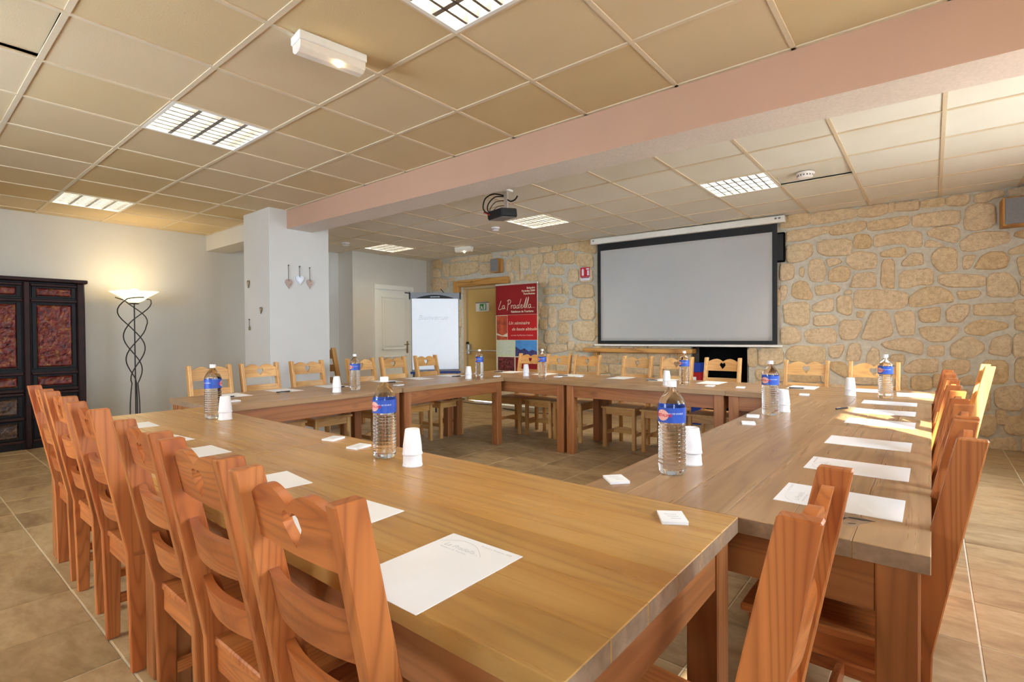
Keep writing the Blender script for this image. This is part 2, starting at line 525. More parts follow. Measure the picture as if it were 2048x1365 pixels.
for y in YN[1:-1] + YFAR[1:-1]:
    for x0, x1 in zip(XS, XS[1:]):
        xa, xb = max(x0, XL) + 0.012, min(x1, XR) - 0.012
        if xb > xa and y < stone_y(x1) + .05:
            obj('grid_bar', B(xa, xb, y - 0.012, y + 0.012, CZ - 0.0055, CZ + 0.002), M['grid_bar'], ceiling)
obj('grid_bar', B(XL, XR, 2.895, 2.92, CZ - 0.006, CZ + 0.002), M['grid_bar'], ceiling)

# walls
struct('wall_left', B(XL - 0.2, XL, YB, 5.0, 0, CZ + 0.14), M['white_wall'])
stub = bmesh.new(); box(stub, XL - 0.2, -7.5, 5.0, 5.47, 0, CZ + .14); box(stub, XL - 0.2, -7.5, 6.24, 6.9, 0, CZ + .14); box(stub, XL - 0.2, -7.5, 5.47, 6.24, 2.03, CZ + .14)
struct('wall_alcove', stub, M['white_wall'])
# stone wall
wall_front = sempty('wall_front', WP0, WANG)
mb = bmesh.new()
for a, b_, z0, z1 in ((-0.7, 0.80, 0, 2.75), (0.80, 1.68, 2.05, 2.75), (1.68, 4.88, 0, 2.75), (4.88, 5.56, 1.0, 2.75), (5.56, 9.2, 0, 2.75)):
    box(mb, a, b_, 0, 0.3, z0, z1)
obj('mortar_bed', mb, M['mortar'], wall_front)
STONES = '''600,260 625,260 625,247 595,246 594,253 600,253;628,260 671,259 671,249 637,246 627,247;673,259 700,260 700,250 688,247 673,249;701,260 706,260 706,250 701,250;602,241 627,242 644,242 644,235 633,233 621,229 602,229 600,234;646,242 679,244 679,235 672,232 650,231 646,234;682,242 718,244 718,235 706,232 684,232;602,224 627,224 628,212 620,205 604,203 601,209;634,226 666,225 666,209 663,207 642,208 634,213;670,229 682,228 686,221 684,213 669,214;689,226 706,227 728,226 729,210 719,210 715,214 705,215 689,213;625,202 631,205 639,202 642,190 639,179 627,180 624,189;642,204 654,204 658,199 647,195 644,196;645,190 656,195 665,192 665,184 662,177 645,178;663,205 672,210 689,206 690,197 688,190 670,190 662,198;667,173 669,184 687,185 689,178 689,169 665,170;695,197 706,197 706,173 706,167 694,169;694,207 706,210 715,210 716,204 712,200 695,202;594,202 606,201 609,195 608,184 594,182;615,196 618,197 620,192 618,185 615,187;707,259 722,259 727,259 727,250 723,249 706,251;729,259 748,259 748,250 729,251;750,259 767,259 768,252 764,248 750,250;772,258 793,259 793,252 786,252 782,249 772,250;723,244 759,244 760,234 758,230 737,230 723,232;766,245 775,248 786,245 787,228 784,224 775,222 765,224 764,231;735,224 740,228 752,228 760,224 760,214 756,211 748,214 736,220;761,211 769,217 776,219 796,217 797,207 786,204 772,201 763,202;738,200 744,206 753,205 758,202 758,183 745,182 739,190;763,196 773,196 771,189 768,183 763,183;777,194 784,198 794,197 797,190 795,182 786,181 772,183 774,188;713,195 721,203 730,202 731,191 725,190 713,190;712,184 738,185 739,172 737,168 727,169 719,166 711,167;744,177 749,179 779,175 779,164 752,165 744,170;785,176 797,176 803,167 804,158 801,153 782,154 782,169;797,199 809,204 809,195 798,194;803,190 809,191 809,172 805,174;802,216 809,218 809,209 801,212;733,215 739,215 745,211 749,208 741,208 732,209;797,259 809,259 809,250 797,251;594,175 600,176 602,170 599,159 594,159;608,177 615,180 622,178 628,163 626,158 611,160 606,165;631,173 650,174 655,170 654,165 634,162 632,165;660,164 663,167 667,166 667,162 660,162;671,165 692,165 716,161 717,152 715,147 708,144 673,146 671,150;598,153 624,154 624,130 618,127 600,130 598,143;629,151 643,158 649,157 649,143 629,143;653,160 667,159 667,140 663,138 653,143;630,138 648,139 653,133 651,127 630,126;672,142 680,141 678,135 672,135;657,132 676,131 676,123 671,111 658,110 655,118;686,140 700,140 705,116 690,110 676,112 681,126;706,139 723,140 724,127 723,116 717,115 710,116;595,124 609,125 615,118 616,109 606,105 595,105;620,118 628,122 648,123 652,116 651,106 624,106;570,99 594,99 597,93 596,81 570,77;557,99 568,100 568,77 557,77;602,97 609,102 637,101 640,98 640,87 637,83 605,84 602,89;645,101 658,104 660,101 656,90 648,89 645,93;666,105 674,105 676,96 674,86 662,86 663,96;682,94 687,101 692,98 693,88 692,81 681,81;695,106 713,111 722,111 730,107 730,96 728,94 713,98 700,100;646,83 658,84 663,79 663,68 660,67 647,75;703,93 713,94 715,91 714,81 703,83;721,157 731,165 744,165 752,160 755,154 754,149 744,149 731,146 721,146 720,152;758,160 774,160 777,157 774,153 761,151;727,142 744,144 745,140 744,129 729,129;750,140 756,146 768,146 767,136 761,128 751,129 750,134;772,146 802,146 802,140 799,134 773,135 772,139;728,123 759,123 758,116 751,108 737,108 730,114;765,122 771,128 780,130 796,126 796,121 785,118 779,114 767,116;735,103 748,104 748,93 735,92;754,104 764,112 770,112 779,105 779,99 771,92 760,91 754,94;786,111 799,115 799,93 783,96 784,104;801,114 810,116 810,94 801,93;802,131 810,133 810,118 802,120;716,80 724,88 742,89 743,85 742,75 719,74 715,77;747,87 768,89 768,79 764,74 749,73;778,88 797,88 797,67 779,65;802,89 810,91 810,69 802,68;712,71 718,70 718,57 712,57;721,70 738,71 738,57 721,56;759,69 770,74 773,64 764,63;788,60 808,64 808,41 795,39 788,44;777,60 784,59 784,39 777,37;775,31 787,33 789,27 788,17 783,12 776,13;795,32 809,34 809,15 795,17;783,8 803,12 803,-8 784,-11;807,11 810,11 810,-10 807,-10;245,259 268,260 268,250 245,250;217,260 243,260 242,249 217,251;271,260 294,260 294,252 271,251;296,260 316,260 316,246 296,252;318,260 337,260 339,254 346,253 345,240 335,243 318,246;207,246 223,245 224,227 214,227 207,230;229,246 250,247 251,233 242,224 240,220 229,220;254,248 274,248 274,231 254,233;279,249 307,247 308,228 279,231;312,241 332,241 339,238 341,224 339,220 312,225;244,213 249,225 259,227 259,198 247,195 243,203;264,226 289,224 289,212 264,215;264,208 284,207 286,196 276,195 263,196;299,219 315,219 315,200 297,200;289,198 297,198 297,181 288,182;307,194 339,194 342,174 307,176;254,192 273,193 273,183 254,183;278,192 286,192 286,182 278,183;217,217 239,217 240,206 217,208;207,227 212,227 214,210 207,209;318,218 323,218 339,217 339,198 318,198;256,178 290,178 290,167 256,168;300,173 311,173 311,163 299,164;319,170 343,171 343,141 319,142;248,163 259,163 258,147 246,146;262,162 275,162 275,132 266,130 261,136;281,159 312,158 313,141 281,140;280,137 297,137 297,120 280,120;306,136 343,137 343,109 316,110 306,117;255,124 275,124 275,105 253,105;280,116 296,116 296,105 280,105;259,102 293,103 295,92 259,88;298,108 307,106 308,96 297,93;311,104 342,103 341,100 325,98 324,93 310,92;246,142 258,142 257,127 245,127;243,105 254,103 257,94 243,92;6,259 28,259 27,242 18,245 6,245;31,250 48,250 46,226 31,231;5,242 21,241 25,227 5,228;4,224 39,223 42,208 28,203 4,205;52,258 73,258 92,258 92,253 51,252;52,249 86,248 115,247 115,231 86,227 56,227 51,236;96,258 118,259 117,249 96,251;120,259 146,259 146,246 120,246;120,242 147,241 148,225 120,225;183,259 197,258 197,253 188,250;199,259 213,258 213,253 199,253;191,248 205,248 205,226 191,227;165,258 181,258 181,251 166,254;178,245 188,245 189,225 177,226;184,222 193,222 194,208 184,212;199,224 206,224 206,208 199,209;48,222 60,223 60,218 45,217'''
def chaikin(p, k=0.17):
    q = []
    for i in range(len(p)):
        a, b = p[i], p[(i + 1) % len(p)]
        q.append((a[0] * (1 - k) + b[0] * k, a[1] * (1 - k) + b[1] * k)); q.append((a[0] * k + b[0] * (1 - k), a[1] * k + b[1] * (1 - k)))
    return q
def stone(poly):
    cx = sum(p[0] for p in poly) / len(poly); cz = sum(p[1] for p in poly) / len(poly)
    ar = sum(poly[i][0] * poly[(i + 1) % len(poly)][1] - poly[(i + 1) % len(poly)][0] * poly[i][1] for i in range(len(poly)))
    if ar < 0: poly = poly[::-1]
    q = [(cx + (x - cx) * 1.07, cz + (z_ - cz) * 1.11) for x, z_ in chaikin(poly)]
    h = R.uniform(0.018, 0.032)
    b = bmesh.new()
    def ring(sc, y, jit=0):
        return [b.verts.new((cx + (x - cx) * sc + R.uniform(-jit, jit), y + R.uniform(-jit, jit) * .6, cz + (z - cz) * sc + R.uniform(-jit, jit))) for x, z in q]
    A = ring(1.02, 0.004); C = ring(1.0, -h * 0.7, 0.003); D_ = ring(0.90, -h, 0.003)
    n = len(q)
    for U, V in ((A, C), (C, D_)):
        for i in range(n): b.faces.new((U[i], U[(i + 1) % n], V[(i + 1) % n], V[i]))
    c = b.verts.new((cx, -h - R.uniform(0, 0.008), cz))
    for i in range(n): b.faces.new((D_[i], D_[(i + 1) % n], c))
    bmesh.ops.recalc_face_normals(b, faces=b.faces[:])
    obj('stone', b, M['stone'], wall_front)
polys = [[tuple(int(v) / 100 for v in p.split(',')) for p in s.split()] for s in STONES.split(';')]
boxes = []
for p in polys:
    p = [(x, min(z, 2.60)) for x, z in p]
    stone(p)
    xs = [a for a, _ in p]; zs = [c for _, c in p]
    boxes.append((min(xs), max(xs), min(zs), max(zs)))
KEEP = [(0.74, 1.74, -1, 2.10), (4.86, 5.58, -1, 1.02)]
n_auto = 0
z = 0.02
while z < 2.55:
    hz = R.uniform(0.15, 0.23)
    s = -0.02 + R.uniform(0, .1)
    while s < 8.6:
        ws = R.uniform(0.2, 0.46)
        for wtry in (ws, ws * .7, ws * .45, 0.1):
            r = (s + .012, s + wtry - .012, z + .012, z + hz - .012)
            if not any(r[0] < b1 - .01 and r[1] > b0 + .01 and r[2] < z1 - .01 and r[3] > z0 + .01 for b0, b1, z0, z1 in boxes + KEEP):
                if n_auto < 155 and r[3] < 2.6:
                    j = lambda: R.uniform(-.012, .012)
                    x0, x1, z0, z1 = r
                    stone([(x0 + j(), z0 + .006), ((x0 + x1) / 2 + j(), z0 + j() * .6), (x1 + j(), z0 + .006), (x1 + j() * .6, z1 + j() * .5), ((x0 + x1) / 2, z1 + j() * .4), (x0 + j() * .6, z1 + j() * .5)])
                    n_auto += 1
                break
        s += wtry
    z += hz
# fireplace recess
fb = bmesh.new()
box(fb, 4.88, 5.56, 0.30, 0.32, 0, 1.0); box(fb, 4.86, 4.88, 0.0, 0.32, 0, 1.0); box(fb, 5.56, 5.58, 0.0, 0.32, 0, 1.0); box(fb, 4.86, 5.58, 0.0, 0.32, 1.0, 1.02)
obj('recess_lining', fb, M['matte_black'], wall_front)

# right wall with windows, back wall with an added window (both beside / behind the camera)
def windowed_wall(name, along, x_in, x_out, a0, a1, wins, sign):
    b = bmesh.new()
    def bx(p0, p1, z0, z1):
        if along == 'y': box(b, min(x_in, x_out), max(x_in, x_out), p0, p1, z0, z1)
        else: box(b, p0, p1, min(x_in, x_out), max(x_in, x_out), z0, z1)
    cur = a0
    for w0, w1, s, h in wins:
        bx(cur, w0, 0, CZ + .14); bx(w0, w1, 0, s); bx(w0, w1, h, CZ + .14); cur = w1
    bx(cur, a1, 0, CZ + .14)
    return struct(name, b, M['white_wall'])
WR = [(-1.3, -0.3, 0.95, 1.85), (1.2, 2.0, 1.14, 2.35), (2.8, 4.2, 1.14, 2.12), (4.6, 5.7, 1.0, 2.12)]
WB = [(-4.2, -2.6, 0.9, 2.3)]  # unseen window added to light surfaces that face the back wall
windowed_wall('wall_right', 'y', XR, XR + 0.22, YB - .2, YF + .4, WR, 1)
windowed_wall('wall_back', 'x', YB, YB - 0.22, XL - .2, XR + .22, WB, -1)
struct('ground', B(XR + .22, 14, -12, 16, -0.3, -0.12), M['added_terrace'])  # unseen pale ground, added to cut the uplight on the ceiling
struct('wall_sunblock', B(XR + .22, XR + 3.4, 4.34, 4.46, 0, 4.6), M['framewood_z'])  # unseen fin wall added to keep sun out of the last right window
struct('roof_sunblock', B(XL - 2.5, XR + 3.2, YB - 2.3, YB - .22, 2.62, 2.78), M['timber_x'])  # unseen overhang added to keep sun out of the back window
wn = 0
for along, wins in (('y', WR), ('x', WB)):
    for w0, w1, s, h in wins:
        wn += 1
        mid = (w0 + w1) / 2
        f = bmesh.new(); g = bmesh.new()
        def put(b, p0, p1, z0, z1, t0, t1):
            if along == 'y': box(b, XR + t0, XR + t1, p0, p1, z0, z1)
            else: box(b, p0, p1, YB - t1, YB - t0, z0, z1)
        for a, c in ((w0, w0 + .05), (mid - .03, mid + .03), (w1 - .05, w1)): put(f, a, c, s, h, .09, .14)
        put(f, w0, w1, s, s + .05, .09, .14); put(f, w0, w1, h - .05, h, .09, .14)
        wo = struct('window_%d' % wn, f, M['white_paint'])
        put(g, w0, w1, s, h, .113, .117)
        obj('pane', g, M['pane'], wo)
        sl = bmesh.new(); put(sl, w0 - .03, w1 + .03, s - .03, s, -.06, .10)
        obj('sill', sl, M['white_paint'], wo)
        # sampling portal for the daylight in this opening
        ld = bpy.data.lights.new('portal', 'AREA'); ld.shape = 'RECTANGLE'
        ld.size = (w1 - w0); ld.size_y = h - s
        ld.cycles.is_portal = True
        po = bpy.data.objects.new('portal', ld); COL.objects.link(po)
        if along == 'y':
            po.location = (XR + .2, mid, (s + h) / 2); po.rotation_euler = (PI / 2, 0, PI / 2)
        else:
            po.location = (mid, YB - .2, (s + h) / 2); po.rotation_euler = (PI / 2, 0, 0)

# pillar and beam
struct('pillar', B(-6.28, -5.65, 2.72, 3.44, 0, CZ + .1, 0.004), M['pillar'])
bb = bmesh.new()
za = lambda x: 1.18 + 1.137 + (0.284 - x) * 0.0137
vs = []
for x in (-5.65, XR):
    for y, z_ in ((2.92, za(x)), (3.22, za(x)), (3.22, CZ + .13), (2.92, CZ + .13)): vs.append(bb.verts.new((x, y, z_)))
bb.faces.new(vs[0:4]); bb.faces.new(vs[4:8])
side = bb.faces.new((vs[0], vs[4], vs[7], vs[3])); sof = bb.faces.new((vs[0], vs[1], vs[5], vs[4])); bb.faces.new((vs[1], vs[2], vs[6], vs[5])); bb.faces.new((vs[2], vs[3], vs[7], vs[6]))
bmesh.ops.recalc_face_normals(bb, faces=bb.faces[:])
sof.material_index = 1
beam = struct('beam', bb, M['salmon']); beam.data.materials.append(M['plaster'])
struct('beam_stub', B(XL, -6.28, 2.92, 3.22, 2.39, CZ + .13), M['pillar'])
for nm, b_ in (('baseboard_left', B(XL, XL + .012, YB, 5.0, 0, 0.08, .003)), ('baseboard_alcove', B(-7.5, -7.488, 5.0, 5.42, 0, 0.08, .003))):
    struct(nm, b_, M['floor_tile'])

# white panelled door in the alcove wall
d1 = struct('door_1', B(-7.53, -7.505, 5.50, 6.21, 0.005, 2.0, .003), M['white_paint'])
fr = bmesh.new()
for y0, y1, z0, z1 in ((5.42, 5.50, 0, 2.0), (6.21, 6.29, 0, 2.0), (5.42, 6.29, 2.001, 2.08)): box(fr, -7.54, -7.478, y0, y1, z0, z1, .006)
obj('frame', fr, M['white_paint'], d1)
for z0, z1 in ((0.14, 0.82), (0.93, 1.88)):
    p = bmesh.new()
    y0, y1 = 5.585, 6.125
    for a in ((y0, y1, z0, z0 + .025), (y0, y1, z1 - .025, z1), (y0, y0 + .025, z0, z1), (y1 - .025, y1, z0, z1)): box(p, -7.506, -7.492, a[0], a[1], a[2], a[3], .005)
    box(p, -7.506, -7.498, y0 + .06, y1 - .06, z0 + .06, z1 - .06, .004)
    obj('door_panel', p, M['white_paint'], d1)
hb = bmesh.new(); box(hb, -7.505, -7.497, 6.125, 6.165, 0.86, 1.08, .003)
tube(hb, [(-7.5, 6.145, 1.02), (-7.455, 6.145, 1.02), (-7.45, 6.135, 1.02), (-7.45, 6.04, 1.018)], 0.009)
obj('handle', hb, M['brass'], d1)

# fire door in the stone wall
d2 = sempty('door_2', WP0, WANG)
obj('leaf', B(0.86, 1.62, 0.05, 0.10, 0.01, 2.0, .003), M['fire_door'], d2)
obj('kick_panel', B(0.88, 1.60, 0.042, 0.05, 0.03, 0.74, .003), M['fire_door'], d2)
fr = bmesh.new()
for a in ((0.80, 0.86, 0, 2.0), (1.62, 1.68, 0, 2.0), (0.80, 1.68, 2.001, 2.05)): box(fr, a[0], a[1], 0.0, 0.16, a[2], a[3], .004)
obj('frame', fr, M['door_frame'], d2)
pb = bmesh.new(); tube(pb, [(0.92, -0.02, 0.905), (1.60, -0.02, 0.905)], 0.014)
box(pb, 0.885, 0.945, -0.03, 0.05, 0.84, 1.02, .008); box(pb, 1.565, 1.62, -0.03, 0.05, 0.86, 0.95, .008)
obj('push_bar', pb, M['steel'], d2)
obj('latch', B(0.868, 0.888, -0.02, 0.05, 0.93, 1.06, .004), M['black'], d2)
lt = sempty('lintel', WP0, WANG)
obj('timber', B(0.74, 1.86, -0.10, 0.02, 2.05, 2.165, .008), M['timber_x'], lt)
obj('bracket_block', B(0.62, 0.75, -0.08, 0.02, 1.93, 2.155, .008), M['timber_z'], lt)

# ---------------------------------------------------------------- ceiling lights
def make_troffer():
    t = thing('ceiling_light', 'x', 'ceiling light')
    h = bmesh.new()
    for a in ((0.0, 0.6, 0.0, 0.02), (0.0, 0.6, 0.58, 0.6), (0.0, 0.02, 0.02, 0.58), (0.58, 0.6, 0.02, 0.58)): box(h, a[0], a[1], a[2], a[3], -0.007, 0.10)
    box(h, 0.0, 0.6, 0.0, 0.6, 0.10, 0.105)
    obj('housing', h, M['white_enamel'], t)
    for k in range(4):
        obj('fluorescent_tube', tube(bmesh.new(), [(0.03, 0.09 + 0.14 * k, 0.065), (0.57, 0.09 + 0.14 * k, 0.065)], 0.013, 10), M['tube_glow'], t)
    for k in range(1, 4):
        obj('louvre_blade', prism(bmesh.new(), [(0.02 + .14 * k - 0.012, -0.004), (0.02 + .14 * k + 0.012, -0.004), (0.02 + .14 * k + .002, 0.062), (0.02 + .14 * k - .002, 0.062)], 0.02, 0.58, 'x'), M['louvre'], t)
    for k in range(1, 8):
        x = 0.02 + 0.07 * k
        obj('louvre_blade', prism(bmesh.new(), [(x - 0.007, -0.004), (x + 0.007, -0.004), (x + .001, 0.060), (x - .001, 0.060)], 0.02, 0.58, 'y'), M['louvre'], t)
    return t
TL = ['square louvred ceiling light between table and glass floor lamp side, second from the left wall', 'square louvred ceiling light nearest the left wall above the carved cabinet',
      'louvred ceiling light cut off by the top edge of the picture', 'square louvred ceiling light behind the black projector', 'square louvred ceiling light beside the big smoke detector above the screen end',
      'square louvred ceiling light above the white panelled door']
tr0 = make_troffer()
for k, (x, y) in enumerate(TROFFERS):
    t = tr0 if k == 0 else dup(tr0, (x, y, CZ))
    t.location = (x, y, CZ)
    t['label'] = TL[k]; t['group'] = 'louvred ceiling lights'
    ld = bpy.data.lights.new('tube_light', 'AREA'); ld.shape = 'SQUARE'; ld.size = 0.54; ld.energy = TROFFER_W * (4.5 if y > 3 else 1.0); ld.color = TROFFER_COL
    lo = bpy.data.objects.new('tube_light', ld); COL.objects.link(lo); lo.parent = t; lo.location = (0.3, 0.3, 0.09)

def emergency(loc, rz, label, s=1.0):
    t = thing('emergency_light', label, 'emergency light', loc, rz, 'emergency lights on the ceiling')
    obj('base', B(-0.17 * s, 0.17 * s, -0.055 * s, 0.055 * s, -0.04 * s, 0.0, .004), M['white_enamel'], t)
    obj('diffuser', prism(bmesh.new(), [(-0.05 * s, -0.04 * s), (0.05 * s, -0.04 * s), (0.045 * s, -0.075 * s), (0.02 * s, -0.09 * s), (-0.02 * s, -0.09 * s), (-0.045 * s, -0.075 * s)], -0.165 * s, 0.165 * s, 'x', .003), M['diffuser'], t)
    obj('bulb', lathe(bmesh.new(), [(0.001, -0.016), (0.012, -0.010), (0.016, 0), (0.012, 0.010), (0.001, 0.016)], 12), M['small_bulb'], t, (0.03 * s, -0.03 * s, -0.088 * s))
    return t
emergency((-2.30, 1.42, CZ), math.radians(82), 'white box emergency light with small glowing bulb on the near ceiling')
emergency(tuple(wl(1.45, 0.72, CZ)), math.radians(10), 'small white emergency light on far ceiling near the fire door', 0.9)
def detector(loc, r, label):
    t = thing('smoke_detector', label, 'smoke detector', loc, 0, 'ceiling detectors')
    obj('base', lathe(bmesh.new(), [(r, 0), (r, -.012), (r * .96, -.016)], 24), M['white_plastic'], t)
    obj('dome', lathe(bmesh.new(), [(r * .86, -.016), (r * .84, -.034), (r * .6, -.046), (r * .1, -.048)], 24), M['white_plastic'], t)
    v = bmesh.new()
    for k in range(16):
        a = 2 * PI * k / 16
        box(v, r * .80, r * .87, -.004, .004, -.032, -.019, mat=Matrix.Rotation(a, 4, 'Z'))
    obj('vent_slots', v, M['dark_grey'], t)
detector((-0.88, 5.24, CZ), 0.075, 'large white smoke detector on the sagging ceiling panel')
detector((-4.49, 5.18, CZ), 0.055, 'small white smoke detector on ceiling near the projector')
detector((-6.95, 4.52, CZ), 0.06, 'white smoke detector on ceiling close to the white pillar')

# ---------------------------------------------------------------- projector
pj = thing('projector', 'black ceiling projector on white pole with looping cables', 'projector', (-3.25, 3.91, CZ))
obj('mount_plate', B(-.05, .05, -.05, .05, -.02, 0, .003), M['white_enamel'], pj)
obj('pole', B(-.02, .02, -.012, .012, -.19, -.02, .002), M['alu'], pj)
RM = Matrix.Translation((-0.05, 0.0, -0.235)) @ Matrix.Rotation(math.radians(-12), 4, 'Z') @ Matrix.Rotation(math.radians(6), 4, 'X')
obj('body', box(bmesh.new(), -.12, .12, -.10, .10, -.04, .045, .012, mat=RM), M['black'], pj)
obj('underside', box(bmesh.new(), -.11, .11, -.09, .09, -.043, -.0395, mat=RM), M['mid_grey'], pj)
ln = lathe(bmesh.new(), [(.03, 0), (.03, .02), (.024, .022), (.02, .012), (.001, .012)], 16)
bmesh.ops.transform(ln, matrix=RM @ Matrix.Translation((.05, .098, 0)) @ Matrix.Rotation(-PI / 2, 4, 'X'), verts=ln.verts[:])
obj('lens', ln, M['dark_grey'], pj)
for k, (q, m_, r_) in enumerate([
    ([(-.03, 0, -.05), (-.12, -.05, -.03), (-.22, -.06, -.06), (-.26, -.05, -.14), (-.2, -.08, -.2), (-.12, -.08, -.235)], 'black', .007),
    ([(-.03, 0, -.06), (-.11, -.04, -.06), (-.18, -.06, -.12), (-.17, -.08, -.19), (-.12, -.07, -.235)], 'black', .006),
    ([(-.02, 0, -.1), (-.10, -.04, -.11), (-.15, -.07, -.18), (-.12, -.08, -.25)], 'iron', .004),
    ([(-.02, 0, -.15), (-.08, -.04, -.16), (-.11, -.07, -.21), (-.08, -.08, -.25)], 'iron', .003),
    ([(-.23, -.07, -.20), (-.20, -.08, -.21), (-.14, -.08, -.24)], 'cable_red', .008),
    ([(.02, 0, -.10), (.07, -.01, -.125), (.13, -.02, -.12), (.16, -.02, -.09)], 'black', .008)]):
    obj('cable', tube(bmesh.new(), smooth_path(q), r_, 6), M[m_], pj)

# ---------------------------------------------------------------- screen and wall things
def wthing(name, label, cat, s, off, z, group=None): return thing(name, label, cat, tuple(wl(s, off, z)), WANG, group)
sc_ = wthing('projection_screen', 'large white pull-down projection screen with black border', 'screen', 4.72, 0.10, 1.02)
obj('case', B(-1.29, 1.29, -0.05, 0.05, 1.49, 1.572, .008), M['white_enamel'], sc_)
for x in (-1.24, 1.19, 1.23):
    obj('case_mark', B(x - .012, x + .012, -0.052, -0.05, 1.53, 1.55), M['mid_grey'], sc_)
nx, nz = 40, 24
def cloth(x0, x1, z0, z1, y, amp):
    b = bmesh.new(); g = []
    for i in range(nx + 1):
        col = []
        for j in range(nz + 1):
            x = x0 + (x1 - x0) * i / nx; zz = z0 + (z1 - z0) * j / nz
            e = min(i, nx - i) / nx * 2
            col.append(b.verts.new((x, y + amp * math.sin((x * 1.3 + zz * 2.0) * 2.1) * min(1, e * 3) + amp * .5 * math.sin((x * 3 - zz) * 2.3), zz)))
        g.append(col)
    for i in range(nx):
        for j in range(nz): b.faces.new((g[i][j], g[i + 1][j], g[i + 1][j + 1], g[i][j + 1]))
    r = bmesh.ops.solidify(b, geom=b.faces[:], thickness=0.002)
    return b
obj('black_border', B(-1.2, 1.2, 0.004, 0.008, 0.02, 1.50), M['black'], sc_)
obj('white_cloth', cloth(-1.145, 1.145, 0.065, 1.39, -0.002, 0.0022), M['screen'], sc_, smooth=True)
obj('weight_bar', B(-1.255, 1.255, -0.012, 0.014, -0.012, 0.014, .004), M['white_enamel'], sc_)
ms = wthing('mantel_shelf', 'long timber shelf board on the stone wall below the screen', 'shelf', 4.12, 0.0, 0.915)
obj('board', B(-0.80, 0.80, -0.17, 0.03, 0.0, 0.06, .008), M['timber_x'], ms)
obj('bracket', B(-0.66, -0.60, -0.13, 0.03, -0.14, 0.0, .006), M['timber_z'], ms)
obj('bracket', B(0.60, 0.66, -0.13, 0.03, -0.14, 0.0, .006), M['timber_z'], ms)
bs = wthing('loudspeaker', 'black loudspeaker half hidden behind right edge of the screen', 'loudspeaker', 5.90, 0.0, 2.04)
obj('box', B(-.14, .10, -0.085, -0.03, 0, 0.36, .01), M['matte_black'], bs)
obj('grille', B(-.12, .085, -0.09, -0.085, 0.02, 0.34, .002), M['black'], bs)
for nm, s, z, wd, h, dp, lab in (('left', 1.64, 2.24, 0.17, 0.235, 0.17, 'wooden wall speaker with grey front above the fire door'), ('right', 8.10, 2.20, 0.40, 0.275, 0.22, 'wooden wall speaker with grey front in the dim stone wall corner')):
    sp = wthing('wall_speaker', lab, 'loudspeaker', s, 0.0, z, 'wooden wall speakers')
    obj('cabinet', B(-wd / 2, wd / 2, -dp, -0.02, 0, h, .006), M['timber_z'], sp)
    obj('grille', B(-wd / 2 + .014, wd / 2 - .008, -dp - .008, -dp, .012, h - .012, .004), M['mid_grey'], sp)
    obj('bracket', B(-.02, .02, -0.03, 0.02, h * .4, h * .6), M['dark_grey'], sp)
fs = wthing('fire_sign', 'small red and white fire extinguisher sign on stone wall', 'sign', 3.285, 0.035, 2.0)
obj('plate', B(-.08, .08, -.004, 0.0, 0.0, .20), M['label_white'], fs)
obj('red_field', B(-.08, .08, -.006, -.004, .055, .20), M['sign_red'], fs)
pg = bmesh.new()
prism(pg, [(-.055, .075), (-.055, .165), (-.045, .18), (-.035, .18), (-.02, .165), (-.02, .075)], -.0072, -.006, 'y')
box(pg, .02, .068, -.0072, -.006, .16, .185); box(pg, .035, .068, -.0072, -.006, .075, .15)
obj('pictogram', pg, M['label_white'], fs)
obj('dark_strip', B(-.07, .07, -.006, -.004, .038, .052), M['deep_red'], fs)
ex = wthing('exit_sign', 'white and green exit sign plate on the yellow fire door', 'sign', 1.21, -0.045, 1.60)
obj('plate', B(-.15, .15, -.008, 0.0, 0.0, .165, .002), M['white_plastic'], ex)
obj('green_field', B(-.06, .09, -.010, -.008, .02, .135), M['sign_green'], ex)
pg = bmesh.new()
for a in ((-.035, -.012, .075, .098), (-.03, 0.0, .045, .075), (-.05, -.03, .03, .045), (.0, .022, .03, .05), (.035, .07, .03, .125), (-.012, .02, .07, .078)): box(pg, a[0], a[1], -.0112, -.010, a[2], a[3])
obj('pictogram', pg, M['label_white'], ex)
obj('top_strip', B(-.15, .15, -.0095, -.008, .145, .165), M['mid_grey'], ex)

# roll-up banner
bn = wthing('roll_up_banner', 'tall red roll-up banner with white script beside the fire door', 'banner', 2.24, 0.38, 0.0)
obj('cassette', B(-.42, .42, -.10, .08, 0.0, .075, .015), M['alu'], bn)
obj('pole', tube(bmesh.new(), [(0, .03, .06), (0, .02, 2.0)], .008), M['alu'], bn)
obj('top_rail', B(-.41, .41, -.012, .012, 1.975, 2.005, .004), M['alu'], bn)
obj('sheet', B(-.405, .405, -.003, .001, .07, 1.98), M['cream_print'], bn)
def prt(name, x0, x1, z0, z1, m, y=-.003): return obj(name, B(x0, x1, y - .0012, y, z0, z1), M[m], bn)
prt('red_field', -.405, .395, 1.50, 1.98, 'deep_red'); prt('red_field', -.17, .395, 1.10, 1.497, 'red_print')
prt('dusk_picture', -.39, -.175, 1.10, 1.49, 'dusk_print')
pk = bmesh.new(); prism(pk, [(-.39, 1.18), (-.30, 1.16), (-.2, 1.19), (-.175, 1.21), (-.175, 1.15), (-.27, 1.17), (-.39, 1.21)], -.0052, -.0042, 'y')
obj('snow_patch', pk, M['cream_print'], bn)
prt('pale_field', -.385, -.025, .84, 1.095, 'pale_green')
ls = bmesh.new()
for k in range(9): box(ls, -.36, -.05 - R.uniform(0, .07), -.0052, -.0042, 1.07 - k * .024, 1.077 - k * .024)
obj('small_print', ls, M['print_grey'], bn)
prt('mountain_picture', -.02, .39, .84, 1.095, 'sky_print')
mt = bmesh.new(); prism(mt, [(-.02, .84), (.39, .84), (.39, .92), (.30, .95), (.24, .92), (.15, .97), (.08, .94), (.0, .99), (-.02, 1.0)], -.0052, -.0042, 'y')
